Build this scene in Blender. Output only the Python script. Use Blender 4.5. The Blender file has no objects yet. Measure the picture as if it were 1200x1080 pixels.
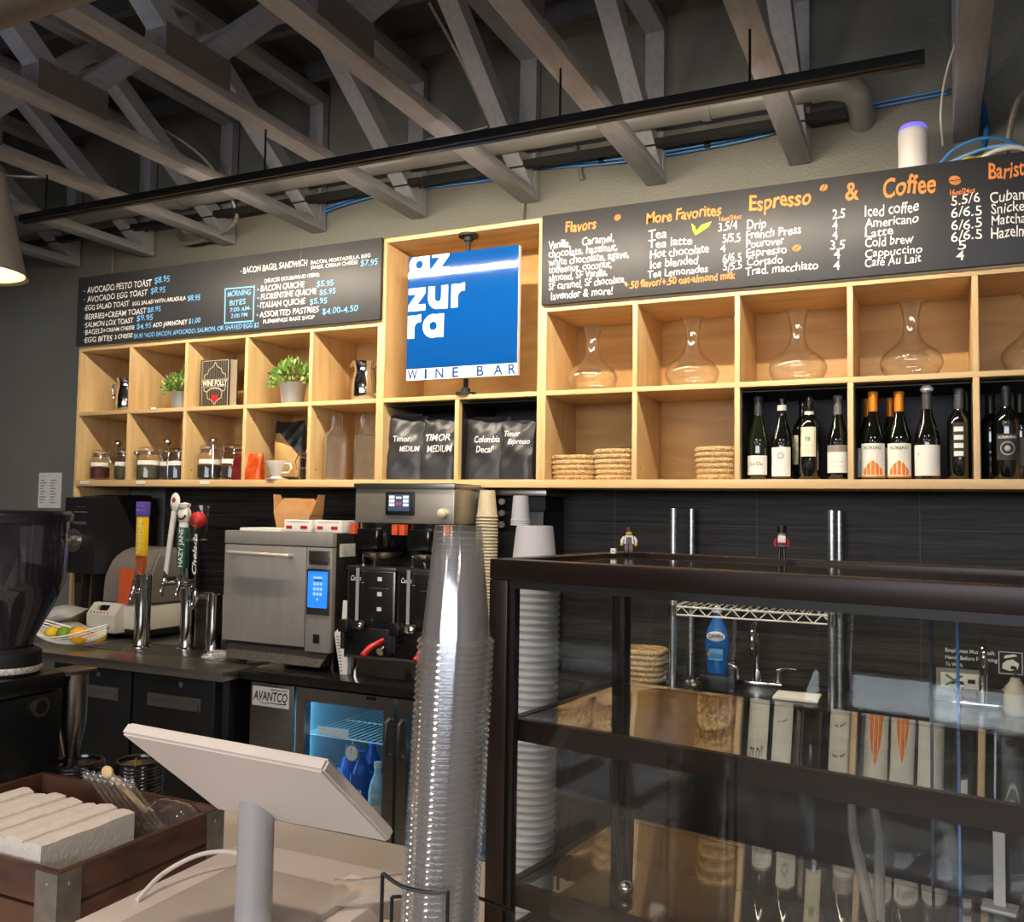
import bpy, bmesh, math, random
from mathutils import Vector, Matrix, Euler
random.seed(7)
PI = math.pi
S = bpy.context.scene
COL = S.collection
# ------------------------------------------------------------------ camera
cam = bpy.data.cameras.new('camera'); cam_ob = bpy.data.objects.new('camera', cam); COL.objects.link(cam_ob)
YAW, PITCH, ROLL = 0.4355, 0.0552, 0.0155
f = Vector((-math.sin(YAW)*math.cos(PITCH), math.cos(YAW)*math.cos(PITCH), math.sin(PITCH)))
r = Vector((math.cos(YAW), math.sin(YAW), 0)); u = r.cross(f)
r2 = r*math.cos(ROLL)+u*math.sin(ROLL); u2 = u*math.cos(ROLL)-r*math.sin(ROLL)
cam_ob.matrix_world = Matrix(((r2.x, u2.x, -f.x, 4.2413), (r2.y, u2.y, -f.y, -3.4558), (r2.z, u2.z, -f.z, 1.58), (0, 0, 0, 1)))
cam.sensor_fit = 'HORIZONTAL'; cam.sensor_width = 36; cam.lens = 36*1058.5/1200; cam.clip_start = .02
S.camera = cam_ob
# ------------------------------------------------------------------ light
S.view_settings.view_transform = 'Standard'; S.view_settings.look = 'None'
S.view_settings.gamma = 1; S.view_settings.exposure = 0.0; S.view_settings.use_curve_mapping = False
S.cycles.transparent_max_bounces = 80; S.cycles.max_bounces = 9
wd = bpy.data.worlds.new('daylight'); S.world = wd; wd.use_nodes = True
wd.node_tree.nodes['Background'].inputs[0].default_value = (.72, .84, 1, 1)
wd.node_tree.nodes['Background'].inputs[1].default_value = .5
def area(name, loc, direction, sx, sy, power, color):
    l = bpy.data.lights.new(name, 'AREA'); l.shape = 'RECTANGLE'; l.size = sx; l.size_y = sy; l.energy = power; l.color = color
    o = bpy.data.objects.new(name, l); COL.objects.link(o); o.location = loc
    o.rotation_euler = Vector(direction).to_track_quat('-Z', 'Y').to_euler(); return o
led = area('led_bar_light', (2.37, -.748, 2.848), (0, .66, -.75), 3.66, .020, 60, (1, .86, .65)); led.data.spread = 2.75      # the wall washer's own tube
for bx in (1.45, 2.74, 3.53): area('led_bar_spot', (bx, -.746, 2.848), (0, .80, -.60), .10, .020, 4.0, (1, .84, .64))
area('window_daylight', (4.0, -8.95, 2.5), (0, 1, .45), 7.0, 1.5, 290, (.86, .91, 1))          # added lamp standing in for window daylight, tilted up to brighten the trusses
for dx, dy in ((.3, -2.3), (3.0, -3.0), (5.2, -2.9), (1.2, -5.3), (3.6, -5.6), (6.4, -6.0), (2.0, -7.4)):
    area('fill_downlight', (dx, dy, 2.99), (0, 0.05, -1), .14, .14, 19, (1, .84, .68))              # unseen fill lamps added to brighten the counters, steel and room
# ------------------------------------------------------------------ materials
def lin(h):
    h = h.lstrip('#'); c = [int(h[i:i+2], 16)/255 for i in (0, 2, 4)]
    return tuple(x/12.92 if x <= .04045 else ((x+.055)/1.055)**2.4 for x in c)+(1,)
MC = {}
def P(name, color='#888888', rough=.5, metal=0., noise=.0, nscale=20., bump=0., bscale=60., stretch=(1, 1, 1), emit=None, es=0., coat=0., spec=.5, alpha=1.):
    if name in MC: return MC[name]
    m = bpy.data.materials.new(name); m.use_nodes = True; MC[name] = m
    nt = m.node_tree; b = nt.nodes['Principled BSDF']; N = nt.nodes.new; L = nt.links.new
    c = lin(color) if isinstance(color, str) else tuple(color)+(1,)
    b.inputs['Base Color'].default_value = c; b.inputs['Roughness'].default_value = rough; b.inputs['Metallic'].default_value = metal
    b.inputs['Coat Weight'].default_value = coat; b.inputs['Specular IOR Level'].default_value = spec; b.inputs['Alpha'].default_value = alpha
    tc = N('ShaderNodeTexCoord'); mp = N('ShaderNodeMapping'); mp.inputs['Scale'].default_value = stretch; L(tc.outputs['Object'], mp.inputs[0])
    if noise:
        n = N('ShaderNodeTexNoise'); n.inputs['Scale'].default_value = nscale; n.inputs['Detail'].default_value = 4; L(mp.outputs[0], n.inputs[0])
        rp = N('ShaderNodeValToRGB'); rp.color_ramp.elements[0].position = .3; rp.color_ramp.elements[1].position = .7
        rp.color_ramp.elements[0].color = tuple(x*(1-noise) for x in c[:3])+(1,); rp.color_ramp.elements[1].color = tuple(min(1, x*(1+noise)) for x in c[:3])+(1,)
        L(n.outputs['Fac'], rp.inputs[0]); L(rp.outputs[0], b.inputs['Base Color'])
    if bump:
        n2 = N('ShaderNodeTexNoise'); n2.inputs['Scale'].default_value = bscale; n2.inputs['Detail'].default_value = 3; L(mp.outputs[0], n2.inputs[0])
        bp = N('ShaderNodeBump'); bp.inputs['Strength'].default_value = bump; bp.inputs['Distance'].default_value = .01
        L(n2.outputs['Fac'], bp.inputs['Height']); L(bp.outputs[0], b.inputs['Normal'])
    if emit: b.inputs['Emission Color'].default_value = lin(emit); b.inputs['Emission Strength'].default_value = es
    return m
def GLASS(name, tint=(1, 1, 1), f0=.05, rough=0., body=0., bodycol=(1, 1, 1), pw=4.0):
    """thin glass sheet: see-through plus a reflection that grows towards grazing angles"""
    if name in MC: return MC[name]
    m = bpy.data.materials.new(name); m.use_nodes = True; MC[name] = m; nt = m.node_tree; N = nt.nodes.new; L = nt.links.new
    nt.nodes.remove(nt.nodes['Principled BSDF']); out = nt.nodes['Material Output']
    t = N('ShaderNodeBsdfTransparent'); t.inputs[0].default_value = tint+(1,)
    g = N('ShaderNodeBsdfGlossy'); g.inputs['Roughness'].default_value = rough
    lw = N('ShaderNodeLayerWeight'); lw.inputs['Blend'].default_value = .5
    p = N('ShaderNodeMath'); p.operation = 'POWER'; p.inputs[1].default_value = pw; L(lw.outputs['Facing'], p.inputs[0])
    q = N('ShaderNodeMath'); q.operation = 'MULTIPLY_ADD'; q.inputs[1].default_value = 1-f0; q.inputs[2].default_value = f0; q.use_clamp = True; L(p.outputs[0], q.inputs[0])
    x = N('ShaderNodeMixShader'); L(q.outputs[0], x.inputs[0]); L(g.outputs[0], x.inputs[2])
    if body:
        d = N('ShaderNodeBsdfDiffuse'); d.inputs[0].default_value = bodycol+(1,); y = N('ShaderNodeMixShader'); y.inputs[0].default_value = body
        L(t.outputs[0], y.inputs[1]); L(d.outputs[0], y.inputs[2]); L(y.outputs[0], x.inputs[1])
    else: L(t.outputs[0], x.inputs[1])
    L(x.outputs[0], out.inputs[0]); return m
def WOOD(name, c0, c1, grain=(1.2, 14, 14), rough=.45):
    if name in MC: return MC[name]
    m = P(name, c0, rough); nt = m.node_tree; N = nt.nodes.new; L = nt.links.new; b = nt.nodes['Principled BSDF']
    tc = N('ShaderNodeTexCoord'); mp = N('ShaderNodeMapping'); mp.inputs['Scale'].default_value = grain; L(tc.outputs['Object'], mp.inputs[0])
    n = N('ShaderNodeTexNoise'); n.inputs['Scale'].default_value = 1.6; n.inputs['Detail'].default_value = 7; n.inputs['Distortion'].default_value = .9; L(mp.outputs[0], n.inputs[0])
    rp = N('ShaderNodeValToRGB'); rp.color_ramp.elements[0].position = .32; rp.color_ramp.elements[1].position = .62
    rp.color_ramp.elements[0].color = lin(c1); rp.color_ramp.elements[1].color = lin(c0); L(n.outputs['Fac'], rp.inputs[0]); L(rp.outputs[0], b.inputs['Base Color'])
    bp = N('ShaderNodeBump'); bp.inputs['Strength'].default_value = .06; L(n.outputs['Fac'], bp.inputs['Height']); L(bp.outputs[0], b.inputs['Normal']); return m
# ------------------------------------------------------------------ geometry
class G:
    def __init__(s): s.b = bmesh.new()
    def box(s, x0, x1, y0, y1, z0, z1, bev=0., rot=None, piv=None):
        r = bmesh.ops.create_cube(s.b, size=1); v = r['verts']
        for q in v: q.co = Vector(((x0+x1)/2+q.co.x*(x1-x0), (y0+y1)/2+q.co.y*(y1-y0), (z0+z1)/2+q.co.z*(z1-z0)))
        if bev:
            e = list({e for q in v for e in q.link_edges}); rr = bmesh.ops.bevel(s.b, geom=e, offset=bev, segments=2, affect='EDGES', profile=.6)
            v = list({q for fc in rr['faces'] for q in fc.verts} | {q for q in v if q.is_valid})
        if rot:
            M_ = Euler(rot).to_matrix(); c = Vector(piv) if piv else Vector(((x0+x1)/2, (y0+y1)/2, (z0+z1)/2))
            for q in v: q.co = c+M_ @ (q.co-c)
        return s
    def rings(s, R, close=True, caps=True):
        vs = [[s.b.verts.new(p) for p in ring] for ring in R]; n = len(R[0])
        for a, c in zip(vs, vs[1:]):
            for i in range(n if close else n-1):
                j = (i+1) % n; s.b.faces.new((a[i], a[j], c[j], c[i]))
        if caps:
            s.b.faces.new(list(reversed(vs[0]))); s.b.faces.new(vs[-1])
        return s
    def lathe(s, prof, c=(0, 0, 0), n=28, caps=False, sq=None):
        R = []
        for rad, z in prof: R.append([(c[0]+max(rad, 1e-4)*math.cos(2*PI*i/n), c[1]+max(rad, 1e-4)*math.sin(2*PI*i/n), c[2]+z) for i in range(n)])
        return s.rings(R, True, caps)
    def cyl(s, p0, p1, r0, r1=None, n=20, caps=True):
        r1 = r0 if r1 is None else r1; p0 = Vector(p0); p1 = Vector(p1); d = (p1-p0).normalized()
        a = d.orthogonal().normalized(); b = d.cross(a)
        return s.rings([[p+(a*math.cos(2*PI*i/n)+b*math.sin(2*PI*i/n))*rr for i in range(n)] for p, rr in ((p0, r0), (p1, r1))], True, caps)
    def tube(s, pts, rad, n=8, caps=True):
        pts = [Vector(p) for p in pts]; R = []; a = None
        for i, p in enumerate(pts):
            d = (pts[min(i+1, len(pts)-1)]-pts[max(i-1, 0)]).normalized()
            if a is None: a = d.orthogonal().normalized()
            a = (a-d*a.dot(d)); a = a.normalized() if a.length > 1e-6 else d.orthogonal().normalized(); b = d.cross(a)
            rr = rad[i] if isinstance(rad, (list, tuple)) else rad
            R.append([p+(a*math.cos(2*PI*k/n)+b*math.sin(2*PI*k/n))*rr for k in range(n)])
        return s.rings(R, True, caps)
    def prism(s, poly, y0, y1, ax='xz'):
        f_ = {'xz': lambda p, d: (p[0], d, p[1]), 'xy': lambda p, d: (p[0], p[1], d), 'yz': lambda p, d: (d, p[0], p[1])}[ax]
        return s.rings([[f_(p, y0) for p in poly], [f_(p, y1) for p in poly]], True, True)
    def sph(s, c, rad, n=14, sc=(1, 1, 1)):
        r = bmesh.ops.create_uvsphere(s.b, u_segments=n, v_segments=max(6, n*2//3), radius=rad)
        for q in r['verts']: q.co = Vector((c[0]+q.co.x*sc[0], c[1]+q.co.y*sc[1], c[2]+q.co.z*sc[2]))
        return s
    def ring(s, c, R, rad, ax='z', n=32, m=8, a0=0, a1=2*PI):
        pts = []
        for i in range(n+1):
            t = a0+(a1-a0)*i/n; x, y = R*math.cos(t), R*math.sin(t)
            pts.append((c[0]+x, c[1]+y, c[2]) if ax == 'z' else (c[0]+x, c[1], c[2]+y) if ax == 'y' else (c[0], c[1]+x, c[2]+y))
        return s.tube(pts, rad, m, caps=abs(a1-a0) < 6.2)
    def quad(s, *p): s.b.faces.new([s.b.verts.new(q) for q in p]); return s
    def jitter(s, amp, freq=1.):
        for v in s.b.verts: v.co += Vector((math.sin(v.co.z*37*freq+v.co.x*51), math.sin(v.co.z*41*freq+v.co.x*23+1), math.sin(v.co.x*47*freq+v.co.z*19)))*amp
        return s
    def done(s, name, mat, parent=None, loc=None, rot=None, flat=False, ang=38, recalc=True):
        if recalc: bmesh.ops.recalc_face_normals(s.b, faces=s.b.faces)
        me = bpy.data.meshes.new(name); s.b.to_mesh(me); s.b.free()
        if not flat:
            for p in me.polygons: p.use_smooth = True
            me.set_sharp_from_angle(angle=math.radians(ang))
        if mat: me.materials.append(mat)
        o = bpy.data.objects.new(name, me); COL.objects.link(o)
        if parent: o.parent = parent
        if loc: o.location = loc
        if rot: o.rotation_euler = rot
        return o
def tag(o, label=None, cat=None, group=None, kind=None):
    if label: o['label'] = label
    if cat: o['category'] = cat
    if group: o['group'] = group
    if kind: o['kind'] = kind
    return o
def thing(name, label, cat, loc=(0, 0, 0), rz=0., group=None):
    o = bpy.data.objects.new(name, None); COL.objects.link(o); o.location = loc; o.rotation_euler = (0, 0, rz); o.empty_display_size = .05
    return tag(o, label, cat, group)
def struct(o): o['kind'] = 'structure'; return o
def copy_thing(o, label=None, group=None, loc=None, rz=None):
    def cp(a, par):
        c = a.copy(); COL.objects.link(c); c.parent = par
        for k in [k for k in a.children]: cp(k, c)
        return c
    c = cp(o, None)
    if label: c['label'] = label
    if group: c['group'] = group
    if loc is not None: c.location = loc
    if rz is not None: c.rotation_euler = (0, 0, rz)
    return c
def text_mesh(name, rows, mat, parent, offset=0., shear=0., wob=0., bend=None, proj=None, upright=True, depth=.0006, y=0., flipx=False, caps_h=.69):
    """rows: (string, x0, x1, zbase, height). Every row is laid out in x/z facing -y, fitted to its box."""
    bm = bmesh.new()
    for (st, x0, x1, zb, h) in rows:
        c = bpy.data.curves.new('lettering', 'FONT'); c.body = st; c.offset = offset; c.shear = shear; c.resolution_u = 3
        o = bpy.data.objects.new('lettering', c); me = bpy.data.meshes.new_from_object(o)
        xs = [v.co.x for v in me.vertices]
        if not xs: continue
        a, b = min(xs), max(xs); sx = (x1-x0)/max(b-a, 1e-6); sz = h/caps_h; base = len(bm.verts); vs = []
        for v in me.vertices:
            X = x0+(v.co.x-a)*sx; Z = zb+v.co.y*sz
            if wob: Z += h*wob*math.sin(v.co.x*3.1+len(st)*1.7+zb*90)+h*wob*.5*math.sin(v.co.x*7.7+x0*50); X += h*wob*.5*math.sin(v.co.y*5+v.co.x*4)
            vs.append(bm.verts.new((X, y, Z)))
        for p in me.polygons:
            try: bm.faces.new([vs[i] for i in p.vertices])
            except ValueError: pass
        bpy.data.objects.remove(o); bpy.data.curves.remove(c); bpy.data.meshes.remove(me)
    for v in bm.verts:
        if bend: rr, yc = bend; t = v.co.x/rr; v.co = Vector((rr*math.sin(t), yc-rr*math.cos(t), v.co.z))
        if proj: v.co.y = proj(v.co.x, v.co.z)
    g = G(); g.b.free(); g.b = bm
    return g.done(name, mat, parent, flat=True, recalc=False)
def patch(rad, z0, z1, a0, a1, n=14):
    """a curved label on a round body; angle 0 faces -y"""
    g = G(); R = [[(rad*math.sin(a0+(a1-a0)*i/n), -rad*math.cos(a0+(a1-a0)*i/n), z) for i in range(n+1)] for z in (z0, z1)]
    return g.rings(R, close=False, caps=False)
# shared materials
M_PLY = WOOD('birch_plywood', '#d6b585', '#c39f6b', (1.2, 12, 12)); M_PLYV = WOOD('birch_plywood_upright', '#d8b987', '#c6a370', (12, 12, 1.2))
M_BACK = WOOD('birch_plywood_back', '#c79f63', '#b38a50', (1.4, 5, 7))
M_WALL = P('grey_wall_paint', '#7a7972', .42, bump=.35, bscale=130, noise=.04, nscale=3)
M_WALLL = P('dark_wall_paint', '#8d8981', .5, bump=.2, bscale=120, noise=.05, nscale=3)
M_CEIL = P('dark_deck_paint', '#434346', .75, noise=.15, nscale=6)
M_TRUSS = P('grey_truss_paint', '#a3a4ab', .55, noise=.12, nscale=9, stretch=(6, 1, 6), bump=.15, bscale=30)
M_PIPE = P('grey_pipe_paint', '#8a8782', .35, noise=.05, nscale=8)
M_BLK = P('black_plastic', '#141414', .35, noise=.1, nscale=8); M_BLKM = P('black_matte', '#0e0e0f', .6, noise=.1, nscale=8)
M_SS = P('brushed_steel', '#a9a49d', .3, 1., noise=.08, nscale=12, stretch=(1, 1, 14)); M_CHR = P('chrome', '#d9d8d5', .07, 1., noise=.02)
M_SSD = P('dark_brushed_steel', '#807b77', .33, 1., noise=.1, nscale=10, stretch=(14, 1, 1))
M_WHT = P('white_plastic', '#e4dfd9', .35, noise=.02, nscale=5); M_PAPER = P('white_paper', '#e9e5dd', .7, noise=.03, nscale=30)
M_GL = GLASS('clear_glass', f0=.06, pw=2.4); M_CASEGL = GLASS('case_glass', (.97, .98, .975), .035)
M_RED = P('red_plastic', '#b81f22', .35, noise=.05); M_TXTW = P('white_chalk_ink', '#eceae4', .8, noise=.05, nscale=300)
M_TXTB = P('blue_chalk_ink', '#6fb1e6', .8, noise=.05, nscale=300); M_TXTO = P('orange_chalk_ink', '#e58a45', .8, noise=.05, nscale=300)
M_INK = P('black_ink', '#26241f', .6, noise=.05)
# ------------------------------------------------------------------ setting
struct(G().box(-6, 9, -9, 1.2, -.1, 0).done('floor', P('concrete_floor', '#958f87', .4, noise=.15, nscale=4)))
WY = .375
struct(G().box(-6, 9, WY, WY+.12, 0, 4.0).done('wall_back', M_WALL))
struct(G().box(-6.1, -6, -9, 1, 0, 4.0).done('wall_left', M_WALLL)); struct(G().box(9, 9.1, -9, 1, 0, 4.0).done('wall_right', M_WALLL))
struct(G().box(-6, 9, -9.2, -9.05, 0, 1.7).box(-6, 9, -9.2, -9.05, 3.3, 4).box(-6, .4, -9.2, -9.05, 1.7, 3.3).box(7.6, 9, -9.2, -9.05, 1.7, 3.3).done('wall_front', M_WALLL))
w = struct(G().box(.4, 7.6, -9.18, -9.1, 1.7, 1.76).box(.4, 7.6, -9.18, -9.1, 3.24, 3.3).box(.4, .46, -9.18, -9.1, 1.76, 3.24).box(7.54, 7.6, -9.18, -9.1, 1.76, 3.24).box(3.97, 4.03, -9.18, -9.1, 1.76, 3.24).done('window_1', M_BLKM))
G().box(.46, 7.54, -9.145, -9.135, 1.76, 3.24).done('window_pane', M_GL, w)
struct(G().box(-6, 9, -9, 1, 3.86, 3.98).done('ceiling', M_CEIL))
g = G()
for k in range(22): g.box(-6, 9, .18-.42*k, .22-.42*k, 3.77, 3.86)
struct(g.done('trim_1', P('dark_purlin_paint', '#5a595d', .6, noise=.2, nscale=10)))
# tile
def tile_mat():
    m = P('black_wall_tile', '#1d1c1b', .5, spec=.3); nt = m.node_tree; N = nt.nodes.new; L = nt.links.new; b = nt.nodes['Principled BSDF']
    tc = N('ShaderNodeTexCoord'); mp = N('ShaderNodeMapping'); mp.inputs['Scale'].default_value = (1.6, 1, 46); L(tc.outputs['Object'], mp.inputs[0])
    n = N('ShaderNodeTexNoise'); n.inputs['Scale'].default_value = 1.8; n.inputs['Detail'].default_value = 5; n.inputs['Roughness'].default_value = .65; L(mp.outputs[0], n.inputs[0])
    rp = N('ShaderNodeValToRGB'); rp.color_ramp.elements[0].position = .35; rp.color_ramp.elements[1].position = .78
    rp.color_ramp.elements[0].color = lin('#111010'); rp.color_ramp.elements[1].color = lin('#454039'); L(n.outputs['Fac'], rp.inputs[0])
    sp = N('ShaderNodeSeparateXYZ'); L(tc.outputs['Object'], sp.inputs[0])
    def groove(out, off, size):
        a = N('ShaderNodeMath'); a.operation = 'ADD'; a.inputs[1].default_value = off; L(sp.outputs[out], a.inputs[0])
        q = N('ShaderNodeMath'); q.operation = 'DIVIDE'; q.inputs[1].default_value = size; L(a.outputs[0], q.inputs[0])
        fr = N('ShaderNodeMath'); fr.operation = 'FRACT'; L(q.outputs[0], fr.inputs[0])
        c = N('ShaderNodeMath'); c.operation = 'LESS_THAN'; c.inputs[1].default_value = .0028/size; L(fr.outputs[0], c.inputs[0]); return c
    gx = groove('X', 10-2.969+.614*0-10+.614*10, .614); gz = groove('Z', .305*6-1.53, .305)
    mx = N('ShaderNodeMath'); mx.operation = 'MAXIMUM'; L(gx.outputs[0], mx.inputs[0]); L(gz.outputs[0], mx.inputs[1])
    mix = N('ShaderNodeMix'); mix.data_type = 'RGBA'; L(mx.outputs[0], mix.inputs[0]); L(rp.outputs[0], mix.inputs[6]); mix.inputs[7].default_value = lin('#55524d'); L(mix.outputs[2], b.inputs['Base Color'])
    bp = N('ShaderNodeBump'); bp.inputs['Strength'].default_value = .35; bp.inputs['Distance'].default_value = .004; L(n.outputs['Fac'], bp.inputs['Height']); L(bp.outputs[0], b.inputs['Normal']); return m
o = struct(G().box(.30, 6.5, WY-.012, WY, .9, 1.69).done('backsplash', tile_mat()))
def cr(pts, k=6):
    """a smooth curve through the points"""
    if len(pts) < 3: return pts
    P_ = [Vector(p) for p in pts]; P_ = [P_[0]*2-P_[1]]+P_+[P_[-1]*2-P_[-2]]; out = []
    for a, b, c, d in zip(P_, P_[1:], P_[2:], P_[3:]):
        for i in range(k): t = i/k; out.append(((b*2)+(c-a)*t+(a*2-b*5+c*4-d)*t*t+(b*3-a-c*3+d)*t**3)*.5)
    return out+[P_[-2]]
# conduits on the back wall
def pipe_thing(name, label, cat, pts, rad, mat, n=8, group=None): return tag(G().tube(cr(pts), rad, n).done(name, mat), label, cat, group)
pipe_thing('wall_conduit', 'thin grey conduit running down the wall behind the left menu board', 'conduit', [(-.19, WY-.012, 3.5), (-.19, WY-.012, 2.2)], .011, M_WALL)
pipe_thing('wall_conduit', 'thin grey conduit running down the wall above the blue sign', 'conduit', [(2.5, WY-.012, 3.4), (2.5, WY-.012, 2.84)], .011, M_WALL)
# ------------------------------------------------------------------ trusses
def arc(c, R, a0, a1, n, plane='xz'):
    out = []
    for i in range(n+1):
        t = a0+(a1-a0)*i/n; p, q = R*math.cos(t), R*math.sin(t)
        out.append((c[0]+p, c[1], c[2]+q) if plane == 'xz' else (c[0], c[1]+p, c[2]+q) if plane == 'yz' else (c[0]+p, c[1]+q, c[2]))
    return out
def bar2(g, x, p, q, wd, th):
    """a timber lying in the y/z plane at x from p to q (y, z), wd across x, th deep"""
    p = Vector((x, *p)); q = Vector((x, *q)); d = (q-p).normalized(); n = Vector((1, 0, 0)); m = d.cross(n)
    R = [[c+n*a*wd/2+m*b*th/2 for a, b in ((-1, -1), (1, -1), (1, 1), (-1, 1))] for c in (p, q)]
    return g.rings(R)
def truss():
    t = thing('roof_truss', '', 'roof truss')
    G().box(-.044, .044, -8.9, WY-.01, 3.03, 3.072, .003).done('bottom_chord', M_TRUSS, t)
    G().box(-.044, .044, -8.9, WY-.01, 3.70, 3.765, .003).done('top_chord', M_TRUSS, t)
    ys = [(.33, 3.09), (-.58, 3.69), (-1.18, 3.085), (-1.95, 3.69), (-2.7, 3.085), (-3.5, 3.69), (-4.3, 3.085), (-5.1, 3.69)]
    for a, b in zip(ys, ys[1:]): bar2(G(), 0, a, b, .08, .075).done('web', M_TRUSS, t)
    for y in (-1.18, -2.7, -4.3): G().box(-.048, .048, y-.15, y+.15, 3.06, 3.17).done('nail_plate', P('ribbed_nail_plate', '#6b6663', .5, noise=.2, nscale=40, stretch=(1, 6, 1)), t)
    G().box(-.042, .042, WY-.06, WY-.012, 3.072, 3.7).done('end_post', M_TRUSS, t)
    return t
TR = [(-.51, 'grey roof truss at the far left end, above the paper menu'), (.10, 'grey roof truss meeting the wall above the left end of the breakfast menu board'), (.71, 'grey roof truss meeting the wall above the avocado lines of the left menu board'),
      (1.32, 'grey roof truss meeting the wall above the bagel sandwich line'), (1.93, 'grey roof truss meeting the wall just left of the blue sign'), (2.54, 'grey roof truss meeting the wall above the right edge of the blue sign cubby'),
      (3.15, 'grey roof truss meeting the wall above the orange heading for flavors'), (3.76, 'grey roof truss meeting the wall beside the pipe elbow'), (4.37, 'grey roof truss with its end just above the white cylinder router')]
t0 = truss(); t0.location.x = TR[0][0]; t0['label'] = TR[0][1]; t0['group'] = 'roof trusses'
for x, lb in TR[1:]: copy_thing(t0, lb, loc=(x, 0, 0))
copy_thing(t0, 'grey roof truss right of the flexible conduit in the top right corner', loc=(4.98, 0, 0))
# blocking boards between trusses
BL = [(.10, -1.55, 'second'), (1.32, -1.1, 'first')]
for i, (x, y, lb) in enumerate([(.71, -1.35, 'dark blocking board between trusses above the two left coffee bean bags'), (1.32, -1.5, 'dark blocking board between trusses above the bagel sandwich line'), (1.93, -1.0, 'dark blocking board between trusses left of the blue sign')]):
    tag(G().box(x+.045, x+.565, y-.02, y+.02, 3.52, 3.66).done('blocking_board', M_TRUSS), lb, 'board', 'blocking boards')
# supply duct near the camera
tag(G().cyl((-3.0, -2.046, 2.884), (6.0, -2.046, 2.884), .12, n=32).done('air_duct', P('grey_duct_paint', '#75695f', .5, noise=.1)), 'large round grey duct crossing the top left corner above the trusses', 'duct')
# drain pipe with elbow into the wall
t = thing('drain_pipe', 'fat grey drain pipe with an elbow turning into the wall', 'pipe', (0, 0, 0))
yp, zp = .07, 3.205
G().cyl((-1.2, yp, zp), (3.88, yp, zp), .046, n=24).done('pipe_run', M_PIPE, t)
pts = [(3.86, yp, zp)]+[(3.90+.10*math.sin(a), yp+.10*(1-math.cos(a)), zp-.012*a) for a in [i*PI/16 for i in range(9)]]+[(4.0, WY-.002, zp-.025)]
G().tube(pts, .051, 20).done('elbow', M_PIPE, t)
for x in (.62, 1.05, 2.4, 3.42, 3.84): G().cyl((x, yp, zp), (x+.035, yp, zp), .053, n=24).done('coupling', M_PIPE, t)
tag(G().box(-1.0, 3.95, .185, .225, 3.135, 3.165).done('cable_rail', M_BLKM), 'thin black rail on the wall just below the drain pipe', 'rail')
pipe_thing('branch_pipe', 'short grey pipe stub pointing out below the drain pipe near the left', 'pipe', [(.52, .22, 3.12), (.70, .30, 3.09)], .045, M_PIPE, 16)
# linear light
t = thing('linear_light', 'long black bar light hanging under the trusses parallel to the wall', 'light', (0, 0, 0))
G().box(.55, 4.235, -.790, -.772, 2.838, 2.868).box(.55, 4.235, -.772, -.752, 2.834, 2.839).done('housing', P('black_light_housing', '#0b0b0c', .5, noise=.1), t)
G().box(.56, 4.22, -.7715, -.767, 2.841, 2.862).done('diffuser', P('white_diffuser', '#f4ead8', .5, noise=.02, emit='#ffdcae', es=2.), t)
for x in (.71, 1.93, 3.15, 3.76): G().cyl((x, -.78, 2.868), (x, -.78, 3.03), .004, n=8).done('hanger_rod', M_BLKM, t)
# blue data cables
cb = [(1.2, 3.10), (1.6, 3.165), (1.993, 3.172), (2.32, 3.162), (2.59, 3.177), (3.0, 3.150), (3.53, 3.160), (3.80, 3.198), (4.03, 3.212), (4.31, 3.222)]
t = thing('data_cables', 'pair of blue data cables strung along the wall below the trusses', 'cable', (0, 0, 0))
for dz in (0, .013): G().tube(cr([(x, WY-.03-dz*.6, z+dz) for x, z in cb]), .0055, 6).done('cable', P('blue_cable_jacket', '#3f7fc4', .4, noise=.05), t)
for x, z in ((2.90, 3.168), (3.38, 3.163), (3.70, 3.19)): G().box(x-.012, x+.012, WY-.048, WY-.02, z-.012, z+.022).done('cable_tie', M_BLKM, t)
# loose wires / flexible conduit
M_FLEX = P('grey_flex_conduit', '#a09a92', .4, .6, noise=.3, nscale=200, stretch=(.1, .1, 2))
pipe_thing('flexible_conduit', 'grey flexible conduit looping down between trusses beside the blue sign', 'conduit', [(2.36, -.3, 3.69), (2.42, -.1, 3.5), (2.44, .1, 3.33), (2.42, .22, 3.25), (2.36, .27, 3.24), (2.3, .3, 3.33)], .009, M_FLEX)
pipe_thing('flexible_conduit', 'grey flexible conduit bent like a cane near the wall above the blue sign', 'conduit', [(2.30, WY-.02, 3.38), (2.52, WY-.02, 3.42), (2.68, WY-.02, 3.39), (2.76, WY-.02, 3.28), (2.80, WY-.02, 3.1)], .009, M_FLEX)
pipe_thing('flexible_conduit', 'grey flexible conduit looping under the second truss from the left', 'conduit', [(.62, -.2, 3.55), (.80, .05, 3.4), (.9, .2, 3.15), (.78, .24, 3.06), (.45, .3, 3.05), (.35, .3, 3.12)], .010, M_FLEX)
pipe_thing('flexible_conduit', 'ribbed metal conduit dropping to the cable box at the right end of the board', 'conduit', [(4.70, .1, 3.5), (4.62, .1, 3.2), (4.53, .1, 3.05), (4.495, .1, 2.9), (4.49, .1, 2.82)], .011, M_FLEX)
pipe_thing('flexible_conduit', 'grey flexible conduit drooping from the deck at the left, behind the trusses', 'conduit', [(-.2, -.8, 3.7), (-.25, -.7, 3.45), (-.1, -.6, 3.25), (.15, -.5, 3.2), (.3, -.4, 3.22)], .009, M_FLEX)
pipe_thing('white_wire', 'thin white wire hanging in a curve beside the truss at the right', 'wire', [(4.40, .0, 3.45), (4.31, .1, 3.22), (4.285, .2, 3.10), (4.29, .25, 2.98)], .004, M_WHT, 6)
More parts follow.
